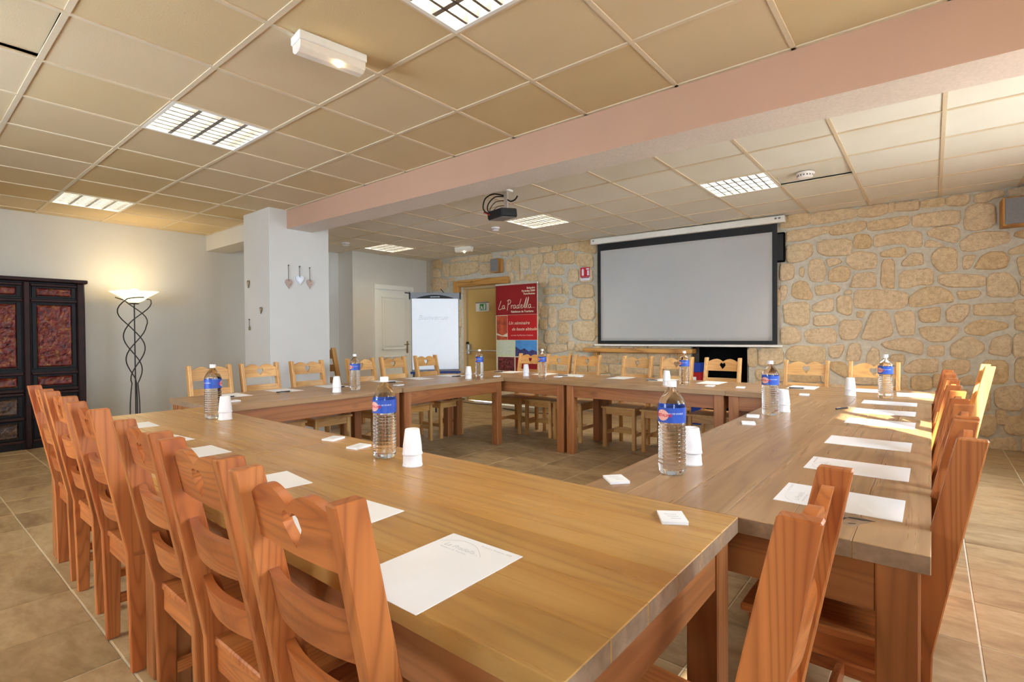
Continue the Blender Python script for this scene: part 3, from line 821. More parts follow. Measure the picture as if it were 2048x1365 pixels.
obj('mountains', mt, M['mount_print'], bn)
prt('room_picture', -.37, -.04, .60, .825, 'room_print'); prt('red_field', -.02, .395, .56, .825, 'deep_red')
def ribbon(b, pts, w, y0, y1, sub=5):
    q = smooth_path([(x, 0, z) for x, z in pts], sub)
    L = []; Rr = []
    for i, p in enumerate(q):
        t = (q[min(i + 1, len(q) - 1)] - q[max(i - 1, 0)])
        nn = Vector((-t.z, 0, t.x)); nn = nn.normalized() * w / 2 if nn.length > 1e-9 else Vector((0, 0, w / 2))
        L.append((p + nn)); Rr.append((p - nn))
    a = [[b.verts.new((v.x, y, v.z)) for v in S] for S in (L, Rr) for y in (y0, y1)]
    for i in range(len(q) - 1):
        for U, V in ((a[0], a[2]), (a[1], a[0]), (a[2], a[3]), (a[3], a[1])):
            b.faces.new((U[i], U[i + 1], V[i + 1], V[i]))
    for i in (0, len(q) - 1): b.faces.new((a[0][i], a[1][i], a[3][i], a[2][i]))
A_ = [(0.55, .85), (.2, .85), (.0, .35), (.2, 0), (.5, .3), (.6, .85), (.58, .2), (.8, .05)]
GL = [[(0.75, 2.1), (0.4, 1.2), (0.0, 0.0), (0.5, -0.1), (0.95, 0.1)], [(x + 1.05, z_) for x, z_ in A_],
      [(2.75, 2.2), (2.6, 1.0), (2.4, -.4)], [(2.35, 2.0), (2.95, 2.3), (3.35, 1.9), (3.1, 1.3), (2.65, 1.1)], [(3.5, .9), (3.45, 0)], [(3.48, .45), (3.7, .85), (3.95, .8)],
      [(x + 4.0, z_) for x, z_ in A_], [(5.5, .85), (5.1, .75), (4.95, .25), (5.2, 0), (5.5, .5), (6.1, 2.4)], [(5.6, .9), (5.5, .2), (5.75, .05)],
      [(5.95, .35), (6.35, .6), (6.3, .92), (6.05, .8), (5.98, .3), (6.2, 0), (6.6, .2)], [(6.6, .2), (7.05, 1.3), (7.5, 2.7), (7.3, 1.5), (6.95, .3), (7.15, 0)],
      [(7.15, 0), (7.6, 1.3), (8.05, 2.8), (7.85, 1.5), (7.5, .3), (7.7, 0)], [(x + 7.95, z_) for x, z_ in A_], [(8.9, .02), (8.97, .08)], [(9.2, .02), (9.27, .08)], [(9.5, .02), (9.57, .08)]]
gb = bmesh.new()
for g in GL: ribbon(gb, [(-.35 + x * .0735, 1.60 + z_ * .062) for x, z_ in g], .0078, -.0056, -.0042)
bmesh.ops.recalc_face_normals(gb, faces=gb.faces[:])
obj('script_lettering', gb, M['cream_print'], bn)
def wtext(s, size, x, z_, m, par, y=-.0043, **k):
    Mx = Matrix.Translation((x, y, z_)) @ Matrix.Rotation(PI / 2, 4, 'X')
    return text_part('lettering', s, size, M[m], par, Mx, **k)
wtext('Bolquère', .042, .36, 1.90, 'cream_print', bn, align='RIGHT', bold=.001)
wtext('Pyrénées 2000', .042, .36, 1.855, 'cream_print', bn, align='RIGHT', bold=.001)
wtext('Font-Romeu', .042, .36, 1.81, 'cream_print', bn, align='RIGHT', bold=.001)
wtext('Résidence de Tourisme', .045, -.10, 1.535, 'cream_print', bn, bold=.0012)
wtext('Un séminaire', .075, -.15, 1.345, 'cream_print', bn, shear=.35)
wtext('de haute altitude', .07, -.09, 1.25, 'cream_print', bn, shear=.35)
wtext('au cœur des Pyrénées Catalanes', .032, -.10, 1.165, 'ink_red', bn)

# flip chart
fc = thing('flip_chart', 'white flip chart easel with grey header before the white door', 'flip chart', (-5.45, 4.97, 0), math.radians(47.6))
obj('board', B(-.335, .335, 0.0, .018, .68, 1.72, .003), M['mid_grey'], fc)
obj('paper_pad', B(-.325, .325, -.014, 0.0, .70, 1.71, .002), M['paper'], fc)
obj('header', B(-.345, .345, -.03, .02, 1.70, 1.785, .006), M['mid_grey'], fc)
arc = [(-.27 + .54 * k / 16, 1.702 + .052 * (1 - ((k - 8) / 8) ** 2)) for k in range(17)]
obj('header_arc', prism(bmesh.new(), arc, -.0335, -.030, 'y'), M['black'], fc)
wtext('LEGAMASTER', .022, 0, 1.716, 'label_white', fc, y=-.0338, align='CENTER')
obj('end_cap', B(-.362, -.345, -.035, .022, 1.69, 1.79, .004), M['black'], fc); obj('end_cap', B(.345, .362, -.035, .022, 1.69, 1.79, .004), M['black'], fc)
obj('hook', tube(bmesh.new(), [(-.35, .0, 1.775), (-.42, .01, 1.785)], .008), M['black'], fc)
wtext('Bienvenue', .10, -.24, 1.40, 'print_faint', fc, y=-.0143, shear=.3, extrude=.0002)
obj('tray', B(-.35, .35, -.09, .01, .645, .675, .008), M['blue_glass'], fc)
for q in ([(-.3, .0, .66), (-.36, -.12, .01)], [(.3, .0, .66), (.36, -.12, .01)], [(0, .02, 1.70), (0, .55, .01)]):
    obj('leg', tube(bmesh.new(), q, .013), M['dark_grey'], fc)
obj('hook_arm', tube(bmesh.new(), [(.18, .05, 1.70), (.12, .10, 1.80), (.08, .12, 1.85)], .006), M['black'], fc)

# hanging ornaments on the pillar
def heart_poly(w_, h_, n=14):
    P = []
    for k in range(n * 2):
        t = PI * 2 * k / (n * 2)
        P.append((w_ * .5 * math.sin(t) ** 3, h_ * .5 * ((13 * math.cos(t) - 5 * math.cos(2 * t) - 2 * math.cos(3 * t) - math.cos(4 * t)) / 14.5 + .08)))
    return P
def ornament(name, label, loc, rz, w_, h_, cordlen, m, shape='heart', group=None):
    t = thing(name, label, 'ornament', loc, rz, group)
    if shape == 'heart':
        obj('heart', prism(bmesh.new(), heart_poly(w_, h_), -.012, 0, 'y', .003), M[m], t)
        obj('inner_heart', prism(bmesh.new(), heart_poly(w_ * .62, h_ * .62), -.0145, -.011, 'y', .001), M['heart_wood' if m != 'heart_silver' else 'label_white'], t)
    else:
        star = [((.5 if k % 2 else .2) * h_ * math.sin(PI * k / 5), -(.5 if k % 2 else .2) * h_ * math.cos(PI * k / 5)) for k in range(10)]
        obj('star', prism(bmesh.new(), star, -.010, 0, 'y', .001), M[m], t)
    if cordlen: obj('cord', tube(bmesh.new(), [(0, -.006, h_ * .3), (0, -.006, h_ * .3 + cordlen)], .003, 6), M['cord'], t)
    obj('nail', tube(bmesh.new(), [(0, .0, h_ * .3 + cordlen), (0, -.014, h_ * .3 + cordlen + .004)], .006, 8), M['dark_grey'], t)
zz = 1.18
gh = 'hearts on the right face of the pillar'
ornament('hanging_heart', 'wooden heart on cord, nearest to front edge of white pillar face', (-5.645, 2.93, .60 + zz), PI / 2, .085, .11, .17, 'heart_wood', group=gh)
ornament('hanging_heart', 'silvery white heart on cord between two wooden hearts', (-5.645, 3.062, .65 + zz), PI / 2, .095, .11, .12, 'heart_silver', group=gh)
ornament('hanging_heart', 'wooden heart on cord at the far side of the silvery heart', (-5.645, 3.185, .615 + zz), PI / 2, .08, .11, .15, 'heart_wood', group=gh)
ornament('hanging_heart', 'small dull heart, upper one on tan pillar front', (-6.15, 2.715, .615 + zz), 0, .055, .09, 0, 'heart_grey')
ornament('hanging_heart', 'small dark heart, lower one on tan pillar front', (-5.845, 2.715, .30 + zz), 0, .05, .075, 0, 'heart_grey')
ornament('hanging_star', 'small dark star on a cord low on tan pillar front', (-6.135, 2.715, .10 + zz), 0, .05, .06, .08, 'heart_grey', 'star')

# ---------------------------------------------------------------- carved cabinet
cb = thing('carved_cabinet', 'dark lacquered cabinet with red carved panels against white wall', 'cabinet', (-7.90, 0, 0))
XF = 0.45  # front plane, local
y_edges = [-0.36, 0.09, 0.54, 0.99, 1.44]
obj('carcass', B(0.0, XF - .03, -.37, 1.45, 0.05, 1.79, .004), M['lacquer_black'], cb)
obj('top', B(-.0, XF + .035, -.43, 1.50, 1.79, 1.83, .008), M['lacquer'], cb)
for y in y_edges:
    wdt = .035 if y in (-0.36, 1.44) else .028
    obj('stile', B(XF - .04, XF + .012, y - wdt, y + wdt, 0.0, 1.79, .010), M['lacquer'], cb)
obj('base_board', B(XF - .04, XF + .0, -.36, 1.44, 0.0, .075, .004), M['lacquer_black'], cb)
for k in range(4):
    y0, y1 = y_edges[k] + .03, y_edges[k + 1] - .03
    for z_ in (1.755, 1.585, .80, .62, .585, .325, .08):
        obj('rail', B(XF - .035, XF + .006, y0, y1, z_ - .016, z_ + .016, .008), M['lacquer'], cb)
    for nm, z0, z1, m_, amp in (('carved_panel', 1.64, 1.72, 'carved', .006), ('carved_panel', .87, 1.54, 'carved', .010), ('carved_panel', .665, .765, 'carved', .006), ('drawer_front', .37, .54, 'carved_dark', .007), ('drawer_front', .12, .28, 'carved_dark', .007)):
        fb = bmesh.new()
        mg = .05
        ya, yb = y0 + mg, y1 - mg
        nyy = 26; nzz = max(6, int((z1 - z0) / .014))
        g = []
        for i in range(nyy + 1):
            col = []
            for j in range(nzz + 1):
                yy = ya + (yb - ya) * i / nyy; zv = z0 + (z1 - z0) * j / nzz
                e = min(i, nyy - i, j, nzz - j)
                hgt = amp * (noise.noise(Vector((yy * 22 + k * 7, zv * 22, .3))) + .8 * noise.noise(Vector((yy * 48, zv * 48, 4.0)))) if e > 1 else (.004 if e == 1 else -.008)
                col.append(fb.verts.new((XF - .026 + .008 + hgt, yy, zv)))
            g.append(col)
        for i in range(nyy):
            for j in range(nzz): fb.faces.new((g[i][j], g[i + 1][j], g[i + 1][j + 1], g[i][j + 1]))
        bmesh.ops.recalc_face_normals(fb, faces=fb.faces[:])
        pn = obj(nm, fb, M[m_], cb)
        bd = bmesh.new()
        for a in ((y0 + .012, ya, z0 - .02, z1 + .02), (yb, y1 - .012, z0 - .02, z1 + .02), (ya, yb, z1, z1 + .02), (ya, yb, z0 - .02, z0)): box(bd, XF - .033, XF - .014, a[0], a[1], a[2], a[3], .003)
        obj('panel_frame', bd, M['lacquer_black'], cb)
    if k in (0, 2): pass

# ---------------------------------------------------------------- floor lamp
fl = thing('floor_lamp', 'twisted iron floor lamp with glowing frosted glass bowl', 'lamp', (-7.48, 1.95, 0))
obj('base', lathe(bmesh.new(), [(.14, 0), (.14, .012), (.12, .02), (.03, .03)], 28), M['iron'], fl)
obj('pole', tube(bmesh.new(), [(0, 0, .02), (0, 0, 1.60)], .007), M['iron'], fl)
for k in range(3):
    pts = []
    for i in range(41):
        u = i / 40
        zq = .02 + 1.62 * u
        ss = min(max((u - .38) / .62, 0), 1)
        rr = .045 * (1 - u) + .02 * math.sin(PI * min(u / .42, 1)) + .115 * (math.sin(ss * PI / 2) ** .6 if ss > 0 else 0)
        if u > .80: rr += .055 * math.sin((u - .80) / .20 * PI * .62)
        an = k * 2 * PI / 3 + .5 + 2 * PI * 1.15 * ss
        pts.append((rr * math.cos(an), rr * math.sin(an), zq))
    a_end = k * 2 * PI / 3 + .5 + 2 * PI * 1.15
    for i in range(1, 9):
        rr2 = Vector(pts[40][:2]).length
        an = a_end + i * .12
        pts.append((rr2 * (1 + .01 * i) * math.cos(an), rr2 * (1 + .01 * i) * math.sin(an), 1.64 + .02 * math.sin(i / 8 * PI / 2)))
    obj('twisted_rod', tube(bmesh.new(), pts, .0065, 7), M['iron'], fl)
obj('socket', lathe(bmesh.new(), [(.045, 1.585), (.05, 1.595), (.02, 1.605)], 20), M['iron'], fl)
rf = lambda a, z_: 1 + (0.16 * max(0, (z_ - 1.66)) / .075) * math.cos(4 * (a - .9))
sh = lathe(bmesh.new(), [(.03, 1.60), (.09, 1.625), (.135, 1.665), (.185, 1.70), (.225, 1.735), (.219, 1.739), (.178, 1.708), (.128, 1.674), (.085, 1.635), (.02, 1.612)], 48, rf)
obj('glass_bowl', sh, M['shade'], fl, smooth=True)
bl = bmesh.new(); bmesh.ops.create_uvsphere(bl, u_segments=20, v_segments=12, radius=.058)
obj('bulb', bl, M['bulb'], fl, (0, 0, 1.715), smooth=True)
ld = bpy.data.lights.new('lamp_light', 'POINT'); ld.energy = LAMP_W; ld.color = (1.0, 0.78, 0.42); ld.shadow_soft_size = .06
lo = bpy.data.objects.new('lamp_light', ld); COL.objects.link(lo); lo.parent = fl; lo.location = (0, 0, 1.80)

# ---------------------------------------------------------------- tables
def table(label, x0, x1, y0, y1, along, wd):
    t = thing('dining_table', label, 'table', ((x0 + x1) / 2, (y0 + y1) / 2, 0), 0, 'plank tables pushed into a square')
    L, W = (x1 - x0, y1 - y0) if along == 'x' else (y1 - y0, x1 - x0)
    n = 6
    for k in range(n):
        a, b_ = -W / 2 + W * k / n, -W / 2 + W * (k + 1) / n
        q = (-L / 2, L / 2, a + .0002, b_ - .0002)
        if along == 'y': q = (q[2], q[3], q[0], q[1])
        po_ = obj('tabletop_plank', B(q[0], q[1], q[2], q[3], .68, .72, .0016, 1), M[wd + '_' + along], t)
        pl = po_.data
        pl.materials.append(M['end_grain'])
        for f in pl.polygons:
            if abs(f.normal['xy'.index(along)]) > .9: f.material_index = 1
    hx, hy = (x1 - x0) / 2, (y1 - y0) / 2
    ins, lg, ap = .018, .078, .022
    for sx in (-1, 1):
        for sy in (-1, 1):
            cx, cy = sx * (hx - ins - lg / 2), sy * (hy - ins - lg / 2)
            obj('leg', B(cx - lg / 2, cx + lg / 2, cy - lg / 2, cy + lg / 2, 0, .68, .004), M['framewood_z'], t)
    for sy in (-1, 1):
        cy = sy * (hy - ins - .018)
        obj('apron', B(-hx + ins + lg, hx - ins - lg, cy - ap / 2, cy + ap / 2, .565, .68, .002), M['framewood_x'], t)
    for sx in (-1, 1):
        cx = sx * (hx - ins - .018)
        obj('apron', B(cx - ap / 2, cx + ap / 2, -hy + ins + lg, hy - ins - lg, .565, .68, .002), M['framewood_y'], t)
    return t
table('honey plank table nearest the viewer, its worn end facing the aisle', -2.045, -.375, .56, 1.35, 'x', 'honey')
table('honey plank table at the cabinet end of the front row', -3.72, -2.047, .56, 1.35, 'x', 'honey')
TR1 = table('brown plank table nearest the viewer in the right row, knot hole by its end', -.82, 0, 1.352, 2.998, 'y', 'brown')
table('brown plank table at the far end of the right row', -.82, 0, 3.0, 4.262, 'y', 'brown')
table('brown plank table in the left row nearest the floor lamp', -4.46, -3.61, 1.372, 2.898, 'y', 'brown')
table('brown plank table in the left row nearest the flip chart', -4.46, -3.59, 2.90, 4.262, 'y', 'brown')
table('brown plank table in the far row in front of the red banner', -4.42, -2.822, 4.264, 5.09, 'x', 'brown')
table('brown plank table in the middle of the far row below the screen', -2.82, -1.282, 4.264, 5.09, 'x', 'brown')
table('brown plank table in the far row meeting the right row', -1.28, .02, 4.264, 5.09, 'x', 'brown')
def knot(t, x, y):
    b = bmesh.new()
    P = [(.055 * math.cos(a) * (1 + .35 * math.sin(3 * a)) * .6, .075 * math.sin(a) * (1 + .25 * math.cos(4 * a)) * .6) for a in [2 * PI * k / 16 for k in range(16)]]
    prism(b, P, .7196, .7204, 'z'); bmesh.ops.translate(b, verts=b.verts[:], vec=(x, y, 0))
    obj('worn_patch', b, M['end_grain'], t)['label'] = 'greyish worn patch with cracked knot'
    b = bmesh.new()
    for q in ([(-.01, .02), (.03, .024), (.045, .018), (.02, .008), (-.012, .01)], [(-.03, -.03), (-.018, .01), (-.012, .01), (-.024, -.034)], [(-.004, -.035), (.01, -.028), (.008, -.024), (-.006, -.03)]):
        prism(b, [(x + u, y + v) for u, v in q], .7198, .7207, 'z')
    obj('knot_hole', b, M['iron'], t)

knot(TR1, -.15 + .41, 1.50 - 2.175)

# ---------------------------------------------------------------- chairs
PW, PD = .028, .058
def lean(z_): return -.19 - (.10 * ((z_ - .43) / .51) ** 1.05 if z_ > .43 else -0.0 * z_)
def make_chair(wd):
    t = thing('dining_chair', 'x', 'chair')
    hw = .158
    def post(x):
        zs = [0, .20, .43, .56, .70, .82, .94]
        dp = [.042, .050, .062, .062, .060, .058, .054]
        fr = [(lean(z_) + d / 2, z_) for z_, d in zip(zs, dp)]; bk = [(lean(z_) - d / 2, z_) for z_, d in zip(zs, dp)]
        return prism(bmesh.new(), fr + bk[::-1], x - PW / 2, x + PW / 2, 'x', .003)
    obj('post', post(-hw), M[wd + '_z'], t); obj('post', post(hw), M[wd + '_z'], t)
    W = hw - PW / 2 + .004
    def slat(z0f, z1f, hole=False, bow=.024, th=.020, n=36):
        b = bmesh.new()
        cols = []
        hwid, hz = .030, .866
        xs = [-W + 2 * W * i / n for i in range(n + 1)]
        if hole:
            xs = [x for x in xs if abs(abs(x) - hwid) > .004 and abs(x) > .002] + [-hwid, hwid, 0.0]
            xs = sorted(xs + [hwid * q for q in (-.85, -.6, -.35, .35, .6, .85)])
        for x in xs:
            u = x / W
            zb, zt = z0f(u), z1f(u)
            if hole and abs(x) < hwid:
                tt = abs(x) / hwid
                lo_ = hz - .040 * (1 - tt) ** .9; hi_ = hz + .004 + .021 * math.sqrt(max(0, 1 - (2 * tt - .9) ** 2 / 1.21)) * (1 if tt < 1 else 0)
                if hi_ < lo_: hi_ = lo_
            else:
                lo_ = hi_ = hz if hole else (zb + zt) / 2
            col = []
            for side in (0, 1):
                vv = []
                for z_ in (zb, lo_, hi_, zt):
                    y = lean(z_) - bow * (1 - u * u) + (th / 2 if side == 0 else -th / 2) + .004
                    vv.append(b.verts.new((x, y, z_)))
                if hi_ - lo_ < 1e-6:
                    b.verts.remove(vv[2]); vv[2] = vv[1]
                col.append(vv)
            cols.append((col, hi_ - lo_ > 1e-6))
        for (c0, h0), (c1, h1) in zip(cols, cols[1:]):
            for s_ in (0, 1):
                b.faces.new((c0[s_][0], c1[s_][0], c1[s_][1], c0[s_][1])); b.faces.new((c0[s_][2], c1[s_][2], c1[s_][3], c0[s_][3]))
            b.faces.new((c0[0][3], c1[0][3], c1[1][3], c0[1][3])); b.faces.new((c0[0][0], c1[0][0], c1[1][0], c0[1][0]))
            if h0 or h1:
                b.faces.new((c0[0][1], c1[0][1], c1[1][1], c0[1][1])); b.faces.new((c0[0][2], c1[0][2], c1[1][2], c0[1][2]))
        for c in (cols[0][0], cols[-1][0]):
            b.faces.new((c[0][0], c[0][1], c[1][1], c[1][0])); b.faces.new((c[0][2], c[0][3], c[1][3], c[1][2]))
        bmesh.ops.recalc_face_normals(b, faces=b.faces[:])
        return b
    def top(u):
        a = abs(u)
        return .928 - (.034 * ((a - .42) / .58) ** 1.6 if a > .42 else .028 * ((.42 - a) / .42) ** 1.8)
    obj('top_rail', slat(lambda u: .812, top, True, bow=.008, th=.018), M[wd + '_x'], t)
    obj('back_slat', slat(lambda u: .662, lambda u: .742, n=14), M[wd + '_x'], t)
    obj('back_slat', slat(lambda u: .522, lambda u: .592, n=14), M[wd + '_x'], t)
    obj('seat', prism(bmesh.new(), [(-.172, -.205), (.172, -.205), (.195, .195), (-.195, .195)], .408, .43, 'z', .004), M[wd + '_y'], t)
    for s_ in (-1, 1):
        obj('front_leg', B(s_ * .166 - .018, s_ * .166 + .018, .14, .176, 0, .408, .003), M[wd + '_z'], t)
        obj('side_apron', prism(bmesh.new(), [(s_ * .150 - .009, -.165), (s_ * .150 + .009, -.165), (s_ * .166 + .009, .14), (s_ * .166 - .009, .14)], .345, .408, 'z'), M[wd + '_y'], t)
        obj('side_stretcher', prism(bmesh.new(), [(s_ * .154 - .009, -.165), (s_ * .154 + .009, -.165), (s_ * .166 + .009, .14), (s_ * .166 - .009, .14)], .13, .165, 'z'), M[wd + '_y'], t)
    obj('front_apron', B(-.148, .148, .15, .168, .345, .408, .002), M[wd + '_x'], t)
    obj('rear_apron', B(-.144, .144, -.20, -.182, .345, .408, .002), M[wd + '_x'], t)
    arch = [(-.15, .13), (.15, .13), (.15, .165)] + [(.15 - .3 * k / 10, .165 + .03 * math.sin(PI * k / 10)) for k in range(1, 10)] + [(-.15, .165)]
    obj('cross_stretcher', prism(bmesh.new(), arch, -.012, .006, 'y'), M[wd + '_x'], t)
    return t
chairs0 = {}
def chair(x, y, rz, label, group, sc=1.0, wd='pine'):
    rz = rz + R.uniform(-.015, .015)
    if wd not in chairs0:
        o = chairs0[wd] = make_chair(wd); o.location = (x, y, 0); o.rotation_euler = (0, 0, rz); o['label'] = label; o['group'] = group
    else: o = dup(chairs0[wd], (x, y, 0), rz, label, group)
    o.scale = (sc,) * 3
    return o
ordn = ['first', 'second', 'third', 'fourth', 'fifth', 'sixth', 'seventh', 'eighth']
g = 'chairs along the front table row'
for k, (x, yt) in enumerate([(-.824, .427), (-1.248, .437), (-1.68, .45), (-2.34, .467), (-2.92, .49), (-3.39, .495)]):
    lab = ['pine heart-back chair at the front table, the closest whole back with knotted top rail', 'second heart-back chair at the front table counting from the closest one', 'third heart-back chair at the front table counting from the closest one',
           'fourth heart-back chair at the front table, before the wide gap ends', 'fifth heart-back chair at the front table, next to last before the carved cabinet', 'heart-back chair at the front table nearest the carved cabinet'][k]
    chair(x, yt + .287, 0, lab, g)
chair(-.135 - .287, .915, PI / 2, 'pine chair pulled up to the worn end of the nearest table', 'chairs along the right table row')
g = 'chairs along the right table row'
for k, y in enumerate([1.70, 2.10, 2.6, 3.2, 3.645, 4.09]):
    lab = ['tall dark red post chair closest to the viewer in the right row', 'second chair of the right row counting from the closest', 'third chair of the right row counting from the closest',
           'sunlit orange fourth chair of the right row', 'fifth chair of the right row, second from the stone wall end', 'sixth chair of the right row, farthest along the table'][k]
    chair(-.218 + (.008 if k else .0), y, PI / 2, lab, g)
chair(.02, 4.98, PI / 2, 'pine chair alone at the table corner before the stone wall, back leaning outward', g, wd='litpine')
g = 'chairs along the far table row'
for k, x in enumerate([-3.971, -3.53, -3.13, -2.498, -2.063, -1.596, -.852, -.365]):
    lab = ['pine chair in front of the red banner', 'pine chair right of the banner behind a water bottle', 'pine chair left of the long shelf end, third in the far row', 'pine chair under the middle of the long timber shelf',
           'pine chair under the right end of the timber shelf', 'pine chair with black heart before the dark fireplace recess', 'pine chair against pale stones right of the screen, nearer the recess', 'pine chair behind the cup and bottle before the stone wall'][k]
    chair(x, (5.25 if k < 6 else 5.12) - .287, PI, lab, g, wd='litpine')
g = 'chairs along the left table row'
for k, y in enumerate([1.776, 2.206, 2.669, 3.285, 3.718, 4.208]):
    lab = ['pine chair of the left row nearest the floor lamp, behind a bottle', 'pine chair of the left row before the tan pillar face', 'pine chair of the left row before the white pillar face', 'pine chair of the left row before the alcove wall edge',
           'pine chair of the left row before the white panelled door', 'pine chair of the left row before the flip chart'][k]
    chair(-4.80 + .287, y, -PI / 2, lab, g, wd='litpine')
chair(-6.12, 3.92, 0.15, 'spare pine chair mostly hidden behind the pillar', 'spare chairs', 1.1, 'litpine')

# ---------------------------------------------------------------- things on the tables
TZ = .72
def make_bottle():
    t = thing('water_bottle', 'x', 'bottle')
    prof = [(.030, .0), (.038, .003), (.0425, .014), (.0435, .024)]
    zq = .030
    while zq < .150:
        prof += [(.0432, zq), (.0440, zq + .004), (.0436, zq + .007), (.0412, zq + .0095)]
        zq += .0125
    prof += [(.0435, .153), (.0405, .160), (.0405, .164), (.0435, .170), (.0437, .223), (.0425, .229), (.0425, .233), (.036, .247), (.026, .264), (.0165, .277), (.0135, .281), (.0135, .288)]
    obj('body', lathe(bmesh.new(), prof, 36), M['water'], t, smooth=True)
    lb = bmesh.new()
    n = 36
    for r0, r1, z0, z1 in ((.0441, .0446, .172, .221),):
        rings = [[lb.verts.new((r * math.cos(2 * PI * i / n), r * math.sin(2 * PI * i / n), z_)) for i in range(n)] for r, z_ in ((r0, z0), (r1, z0), (r1, z1), (r0, z1))]
        for A, C in zip(rings, rings[1:] + rings[:1]):
            for i in range(n): lb.faces.new((A[i], A[(i + 1) % n], C[(i + 1) % n], C[i]))
    bmesh.ops.recalc_face_normals(lb, faces=lb.faces[:])
    lab = obj('label', lb, M['label_blue'], t)
    def wrap(me, a0, zc, r=.0449):
        for v in me.vertices:
            a = a0 + v.co.x / r
            v.co = Vector((r + v.co.z) * Vector((math.cos(a), math.sin(a), 0))) if False else Vector(((r + v.co.z) * math.cos(a), (r + v.co.z) * math.sin(a), zc + v.co.y))
    for a0 in (-1.9, 1.25):
        ov = bmesh.new(); prism(ov, [(.022 * math.cos(2 * PI * k / 20), .018 * math.sin(2 * PI * k / 20)) for k in range(20)], 0, .0002, 'z')
        bmesh.ops.triangulate(ov, faces=ov.faces[:])
        me = bpy.data.meshes.new('oval'); ov.to_mesh(me); ov.free(); wrap(me, a0, .1965); me.materials.append(M['label_pink'])
        ob_from('oval', me, lab)
        me = text_mesh('CRISTALINE', .0125, 0, 'CENTER', .0001, .0003); wrap(me, a0, .192, .0453); me.materials.append(M['sign_red']); ob_from('lettering', me, lab)
        me = text_mesh('EAU DE SOURCE', .007, 0, 'CENTER', .0001); wrap(me, a0 + 1.0, .200, .0450); me.materials.append(M['label_white']); ob_from('lettering', me, lab)
    obj('cap', lathe(bmesh.new(), [(.0155, .286), (.0155, .303), (.0145, .305)], 24), M['white_plastic'], t)
    return t
bot0 = make_bottle()
BOT = [(-1.608, 1.205), (-3.16, 1.19), (-.664, 1.645), (-.704, 3.16), (-3.82, 2.56), (-3.80, 4.10), (-3.25, 4.50), (-1.72, 4.55), (-.25, 4.42)]
BL = ['closest water bottle on the front table beside a pair of cups', 'water bottle on the front table near the cabinet end', 'largest water bottle on the right table near the corner',
      'water bottle halfway along the right table beside the small pads', 'water bottle on the left table before the alcove wall', 'water bottle at the corner of left and far tables before the yellow door',
      'water bottle on the far table by the red banner edge', 'water bottle on the far table at the right end of the shelf', 'water bottle on the far right table before the stone wall']
for k, (x, y) in enumerate(BOT):
    o = bot0 if k == 0 else dup(bot0, (x, y, TZ))
    o.location = (x, y, TZ); o.rotation_euler = (0, 0, R.uniform(-.5, .5) if k else .25); o['label'] = BL[k]; o['group'] = 'water bottles on the tables'
cup_me = bpy.data.meshes.new('plastic_cup')
cbm = lathe(bmesh.new(), [(.0335, 0), (.0355, .0), (.0355, .006), (.0338, .008), (.0330, .030), (.0255, .088), (.0235, .090), (.0222, .087), (.001, .085), (.001, .083), (.021, .083), (.0318, .028), (.0322, .006)], 32, cap=False)
cbm.to_mesh(cup_me); cbm.free(); cup_me.materials.append(M['white_plastic'])
for p in cup_me.polygons: p.use_smooth = True
CUP = [(-1.424, 1.185), (-3.05, 1.21), (-.655, 1.80), (-.672, 3.33), (-3.78, 2.36), (-3.80, 3.93), (-3.51, 4.55), (-1.83, 4.42), (-.46, 4.46)]
CL = ['by the closest bottle on the front table', 'at the cabinet end of front table', 'behind the largest bottle', 'behind the bottle halfway along right table', 'left of the bottle on the left table',
      'at the corner of left and far tables', 'on the far table before the banner', 'on the far table under the shelf', 'near the stone wall corner']
for k, (x, y) in enumerate(CUP):
    for lv in (0, 1):
        o = ob_from('plastic_cup', cup_me, None, (x, y, TZ + .041 * lv))
        tag(o, ('lower' if lv == 0 else 'upper') + ' upturned white plastic cup of the pair ' + CL[k], 'cup', 'stacked white cups')
